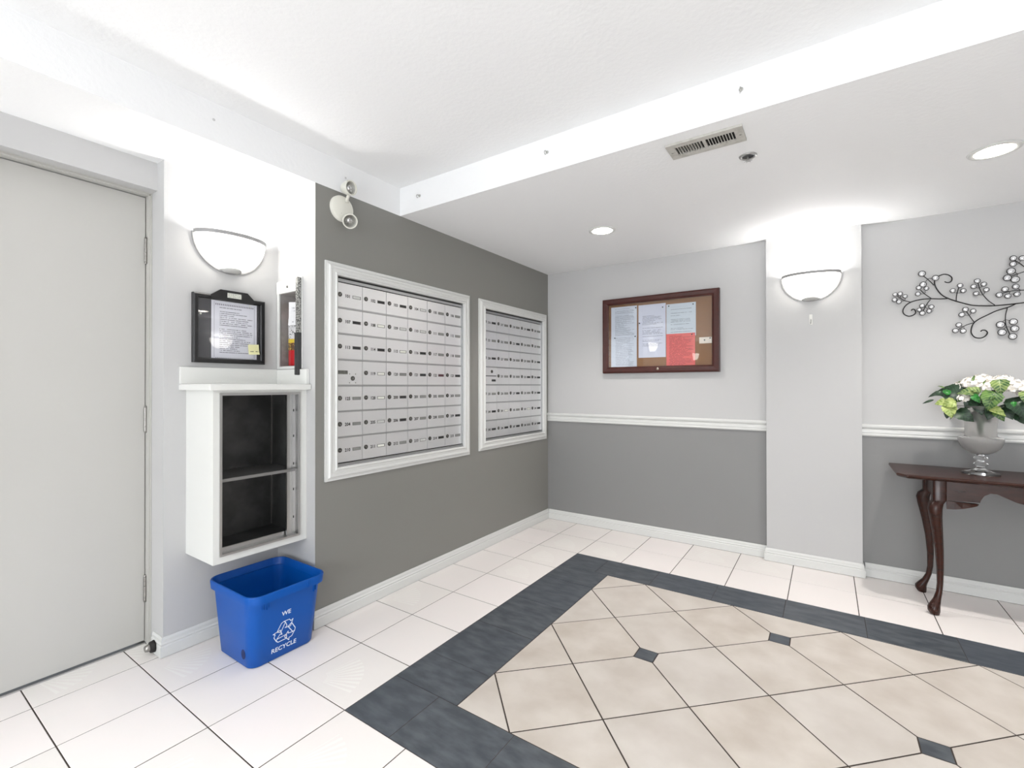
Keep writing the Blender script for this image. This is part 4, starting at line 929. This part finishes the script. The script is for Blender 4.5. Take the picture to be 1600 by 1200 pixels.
# ---------------------------------------------------------------- console table
TX0, TX1, TY0, TY1, TZ = 2.488, 3.712, -.470, -.022, .742
T = thing('console_table', (3.1, -.245, 0), 'dark cherry wood console table with cabriole legs against the back wall', 'table')
bm = bmesh.new(); def_r = lambda off, z: [(TX0-off+.035, TY0-off, z), (TX1+off-.035, TY0-off, z), (TX1+off, TY0-off+.05, z), (TX1+off, TY1, z), (TX0-off, TY1, z), (TX0-off, TY0-off+.05, z)]
skin(bm, [def_r(-.012, TZ-.022), def_r(-.003, TZ-.016), def_r(0, TZ-.008), def_r(-.002, TZ-.002), def_r(-.006, TZ)], True, True)
obj('tabletop', bm, M_WOOD, T)
AX0, AX1, AY0, AY1 = 2.64, 3.56, -.412, -.06
def apron(path_pts, y0, y1, z1):
    bm = bmesh.new(); a = [bm.verts.new((x, y0, z)) for x, z in path_pts]; b_ = [bm.verts.new((x, y1, z)) for x, z in path_pts]
    n = len(a); c_ = [bm.verts.new((x, y0, z1)) for x, z in path_pts]; d_ = [bm.verts.new((x, y1, z1)) for x, z in path_pts]
    for i in range(n-1):
        bm.faces.new((a[i], a[i+1], c_[i+1], c_[i])); bm.faces.new((b_[i], d_[i], d_[i+1], b_[i+1])); bm.faces.new((a[i], b_[i], b_[i+1], a[i+1])); bm.faces.new((c_[i], c_[i+1], d_[i+1], d_[i]))
    bm.faces.new((a[0], c_[0], d_[0], b_[0])); bm.faces.new((a[-1], b_[-1], d_[-1], c_[-1])); return bm
half = [(2.695, .612), (2.822, .618), (2.826, .632), (2.838, .655), (2.860, .670), (2.885, .670), (2.915, .655), (2.955, .636), (3.00, .625), (3.05, .622), (3.10, .628)]
prof = half+[(6.2-x, z) for x, z in reversed(half[:-1])]
obj('apron', apron(prof, AY0+.004, AY0+.022, TZ-.0225), M_WOOD, T, label='scalloped front apron')
obj('apron', apron([(2.695, .62), (3.505, .62)], AY1-.026, AY1-.008, TZ-.0225), M_WOOD, T)
for x in (AX0+.012, AX1-.030): obj('side_apron', nb((x, x+.018, AY0+.05, AY1-.05, .615, TZ-.0225)), M_WOOD, T)
def cab_leg(cx, cy, ox, oy, s=1):
    """cabriole leg: ox,oy = outward direction of knee and foot"""
    spec = [(.7195, .0, .029, 4), (.612, .0, .029, 4), (.605, .004, .0285, 3), (.590, .016, .0305, 2), (.565, .021, .0310, 2), (.52, .018, .0275, 2), (.44, .009, .0225, 2), (.34, .000, .0185, 2), (.24, -.004, .0155, 2), (.16, -.003, .0135, 2), (.115, .002, .0135, 2), (.080, .012, .0165, 2), (.055, .023, .0225, 2), (.038, .029, .0265, 2), (.020, .029, .0265, 2), (.006, .026, .0215, 2), (.0005, .025, .019, 2)]
    bm = bmesh.new(); rings = []
    for z, off, r, p in spec:
        ring = []
        for k in range(20):
            a = 2*math.pi*k/20; c_, s_ = math.cos(a), math.sin(a); e = 2/ (2.0 if p == 2 else 5.0 if p == 4 else 3.0)
            x = math.copysign(abs(c_)**e, c_)*r; y = math.copysign(abs(s_)**e, s_)*r
            ring.append((cx+ox*off+x, cy+oy*off+y, z))
        rings.append(ring)
    skin(bm, rings, True, True); return bm
D2 = .7071
for cx, cy, ox, oy in ((2.668, -.386, -D2, -D2), (3.532, -.386, D2, -D2), (2.668, -.092, -1, .15), (3.532, -.092, 1, .15)):
    L_ = obj('leg', cab_leg(cx, cy, ox*1.3, oy*1.3), M_WOOD, T, (cx, cy, 0), angle=60)
    s_ = 1 if cx < 3 else -1
    if cy < -.2:   # knee return: wing-shaped block beside the knee under the apron
        bm = bmesh.new(); pr = [(0, .0), (.030, .002), (.060, .010), (.090, .016), (.115, .012), (.122, .002), (.110, -.010), (.07, -.010), (0, -.012)]
        zz = [(.611, .568), (.611, .570), (.611, .578), (.611, .590), (.611, .600), (.611, .606), (.611, .600), (.611, .590), (.611, .575)]
        a = [bm.verts.new((cx+s_*(.027+u), cy-.022-v, z1_)) for (u, v), (z1_, z0_) in zip(pr, zz)]; b_ = [bm.verts.new((cx+s_*(.027+u), cy-.022-v*.7, z0_)) for (u, v), (z1_, z0_) in zip(pr, zz)]
        n = len(a); bm.faces.new(a); bm.faces.new(b_)
        for i in range(n): bm.faces.new((a[i], a[(i+1) % n], b_[(i+1) % n], b_[i]))
        obj('knee_return', bm, M_WOOD, L_)

# ---------------------------------------------------------------- vase and flowers
VX, VY, VZ = 2.862, -.222, TZ
T = thing('glass_vase', (VX, VY, VZ), 'frosted glass urn vase on a clear knobbed foot standing on the console table', 'vase')
foot = [(.001, .0005), (.076, .0005), (.078, .004), (.074, .009), (.050, .016), (.026, .024), (.016, .034), (.015, .040), (.026, .046), (.031, .054), (.026, .061), (.015, .068), (.015, .074), (.026, .079), (.030, .086), (.026, .093), (.016, .099), (.018, .106), (.001, .107)]
obj('foot', lathe(bmesh.new(), foot, (VX, VY, VZ), 'z', 36), M_CLEAR, T, smooth=True, label='clear turned glass foot')
ur = [(.001, .1075), (.030, .110), (.055, .122), (.077, .145), (.088, .170), (.092, .190), (.090, .196), (.070, .203), (.064, .210), (.063, .25), (.065, .29), (.070, .325), (.080, .350), (.092, .366), (.095, .370)]
inner = [(r-.004, z+.0015) for r, z in reversed(ur[1:])]+[(.001, .114)]
obj('bowl', lathe(bmesh.new(), ur+inner, (VX, VY, VZ), 'z', 40), M_FROST, T, smooth=True, label='frosted urn body')
# flower arrangement, world scale; (a across, b height above vase foot datum, c depth)
ra = Vector((.981, -.194, 0)); rd = Vector((.194, .981, 0))
def pos(px, py, dep=0):
    return Vector((VX, VY, 0))+ra*((px-1531)*.00246)+rd*dep+Vector((0, 0, .863+(705-py)*.0035-.0))
F = thing('flower_arrangement', (VX, VY, VZ+.115), 'artificial arrangement of white hydrangea heads and variegated green leaves in the frosted vase', 'flowers')
def leaf_mesh(L, Wd, fold, bend, serr, mat, seed):
    rn = random.Random(seed); bm = bmesh.new(); n = 9; rows = []
    for i in range(n+1):
        t_ = i/n; w_ = Wd/2*(math.sin(math.pi*min(1, t_**.75*1.0))**.8 if 0 < t_ < 1 else .02)*(1+serr*(1 if i % 2 else -1)*.5)
        y = L*(t_-.5); z = -bend*(t_-.35)**2*L*2; dz = fold*w_
        rows.append([bm.verts.new((-w_, y-.1*w_, z+dz+rn.uniform(-1, 1)*.002)), bm.verts.new((-w_*.5, y, z+dz*.55)), bm.verts.new((0, y+.03*L, z)), bm.verts.new((w_*.5, y, z+dz*.55)), bm.verts.new((w_, y-.1*w_, z+dz+rn.uniform(-1, 1)*.002))])
    for a, b_ in zip(rows, rows[1:]):
        for k in range(4): bm.faces.new((a[k], a[k+1], b_[k+1], b_[k]))
    me = bpy.data.meshes.new('leaf'); bm.to_mesh(me); bm.free(); me.materials.append(mat)
    for p in me.polygons: p.use_smooth = True
    return me
LEAVES = [ # px, py, length px(v scale), width, kind, roll deg (0=tip up), tilt, depth
 (1482,613,34,30,'dark',70,.3,-.06),(1494,607,26,22,'dark',10,.2,-.04),(1477,612,13,10,'bright',40,.3,-.075),(1461,616,22,14,'dark',95,.5,-.05),(1482,630,18,17,'lime',120,.15,-.10),(1483,641,22,20,'lime',190,.3,-.095),(1470,629,18,14,'lime',100,.4,-.085),
 (1446,628,16,4,'dark',115,.2,-.05),(1506,648,26,22,'dark',230,.3,-.10),(1479,648,12,10,'dark',170,.3,-.08),(1512,612,26,18,'stripe',80,.5,-.12),(1520,608,20,12,'stripe',60,.4,-.11),(1524,621,15,10,'bright',205,.2,-.15),
 (1547,623,30,26,'mid',165,.2,-.15),(1540,618,20,18,'mid',120,.3,-.14),(1560,603,23,22,'stripe',185,.1,-.13),(1552,612,20,18,'dark',200,.4,-.10),(1579,629,8,7,'bright',180,.2,-.15),(1588,632,34,32,'dark',200,.3,-.09),(1598,640,28,24,'dark',160,.3,-.06),
 (1555,639,22,14,'lime',240,.5,-.13),(1559,645,20,14,'mid',200,.3,-.12),(1597,618,18,18,'stripe',170,.3,-.12),(1520,592,16,4,'mid',-20,.1,-.08),(1536,598,14,2.5,'mid',-35,.1,-.10),(1516,628,22,22,'dark',150,.4,-.07),(1530,633,26,26,'dark',190,.5,-.07),(1570,640,26,22,'dark',200,.4,-.05),
 (1500,622,20,18,'dark',100,.4,-.05),(1490,623,20,16,'mid',110,.5,-.06),(1546,643,22,18,'dark',170,.4,-.085),(1610,622,28,26,'mid',250,.3,-.05),(1622,630,28,24,'dark',260,.3,.0),(1606,606,22,20,'stripe',280,.3,.02),(1500,600,18,14,'mid',60,.5,.05),(1590,650,20,16,'dark',210,.3,-.04),
 (1468,604,10,2.5,'mid',60,.2,-.05),(1486,652,10,2,'mid',140,.2,-.08)]
for k, (px, py_, L_, w_, kind, roll, tilt, dep) in enumerate(LEAVES):
    me = leaf_mesh(L_*.0034, w_*.0034*.95, .35, .35, .12 if w_ > 6 else 0, LM[kind], k)
    # face towards the room, rolled in its plane, tilted back
    n_ = (-rd*math.cos(tilt)+Vector((0, 0, 1))*math.sin(tilt+.25)).normalized(); u_ = (Vector((0, 0, 1))-n_*n_.z).normalized(); r_ = u_.cross(n_)
    a = math.radians(roll); u3 = u_*math.cos(a)-r_*math.sin(a)*1; r3 = u3.cross(n_)
    me.transform(Matrix.Rotation(random.uniform(-.35, .35), 4, 'Y'))
    o = bpy.data.objects.new('leaf', me); COL.objects.link(o); o.parent = F
    Mx = Matrix((r3, u3, n_)).transposed().to_4x4(); Mx.translation = pos(px, py_, dep)-ORG[F.name]; o.matrix_basis = Mx
def blossom(c_, R_, n, seed):
    rn = random.Random(seed); bm = bmesh.new()
    for i in range(n):
        z = 1-2*(i+.5)/n; 
        if z < -.45: continue
        a = i*2.39996; s_ = math.sqrt(1-z*z); N_ = Vector((s_*math.cos(a), s_*math.sin(a), z)); ctr = Vector(c_)+Vector((N_.x*R_*1.1, N_.y*R_*1.1, N_.z*R_*.85))*rn.uniform(.88, 1.05)
        q = N_.to_track_quat('Z', 'Y').to_matrix() @ Matrix.Rotation(rn.uniform(0, 1.5), 3, 'Z')
        for p in range(4):
            Rz = q @ Matrix.Rotation(p*math.pi/2, 3, 'Z'); s2 = .0105*rn.uniform(.85, 1.15)
            pts = [(0, 0, 0), (.5, .55, .12), (1.05, .45, .30), (1.2, 0, .22), (1.05, -.45, .30), (.5, -.55, .12)]
            vs = [bm.verts.new(ctr+Rz @ (Vector(v)*s2)) for v in pts]; bm.faces.new((vs[0], vs[1], vs[2], vs[3])); bm.faces.new((vs[0], vs[3], vs[4], vs[5]))
    lathe(bm, [(.001, -R_*.4), (R_*.85, -R_*.2), (R_*.92, R_*.2), (R_*.5, R_*.7), (.001, R_*.8)], c_, 'z', 12)
    me = bpy.data.meshes.new('blossom'); bm.to_mesh(me); bm.free(); me.materials.append(M_PETAL); return me
for k, (px, py_, R_, dep) in enumerate(((1519, 602, .050, -.04), (1533, 598, .052, -.02), (1565, 600, .052, -.02), (1582, 606, .048, -.06), (1505, 622, .020, -.105), (1545, 606, .04, -.08), (1605, 612, .044, .0), (1550, 600, .045, .06), (1498, 603, .022, -.0))):
    me = blossom((0, 0, 0), R_, 46 if R_ > .03 else 16, k); link('hydrangea_head', me, F, pos(px, py_, dep))
for k, (dx, dy) in enumerate(((-.02, .01), (.01, -.02), (.02, .02), (0, 0), (-.01, -.015))):
    bm = bmesh.new(); tube(bm, spline([(VX+dx*.3, VY+dy*.3, VZ+.215), (VX+dx*.6, VY+dy*.6, VZ+.28), (VX+dx*1.6, VY+dy*1.6, VZ+.40)], 4), .004, 6); obj('stem', bm, M_STEM, F, smooth=True)
for k in range(7):
    me = leaf_mesh(.075, .05, .3, .3, .1, LM['dark'], 50+k); o = bpy.data.objects.new('leaf', me); COL.objects.link(o); o.parent = F
    a = k*2.4; o.location = Vector((VX+.026*math.cos(a), VY+.026*math.sin(a), VZ+.315+.012*(k % 3)))-ORG[F.name]; o.rotation_euler = (1.3, 0, a+1.57)
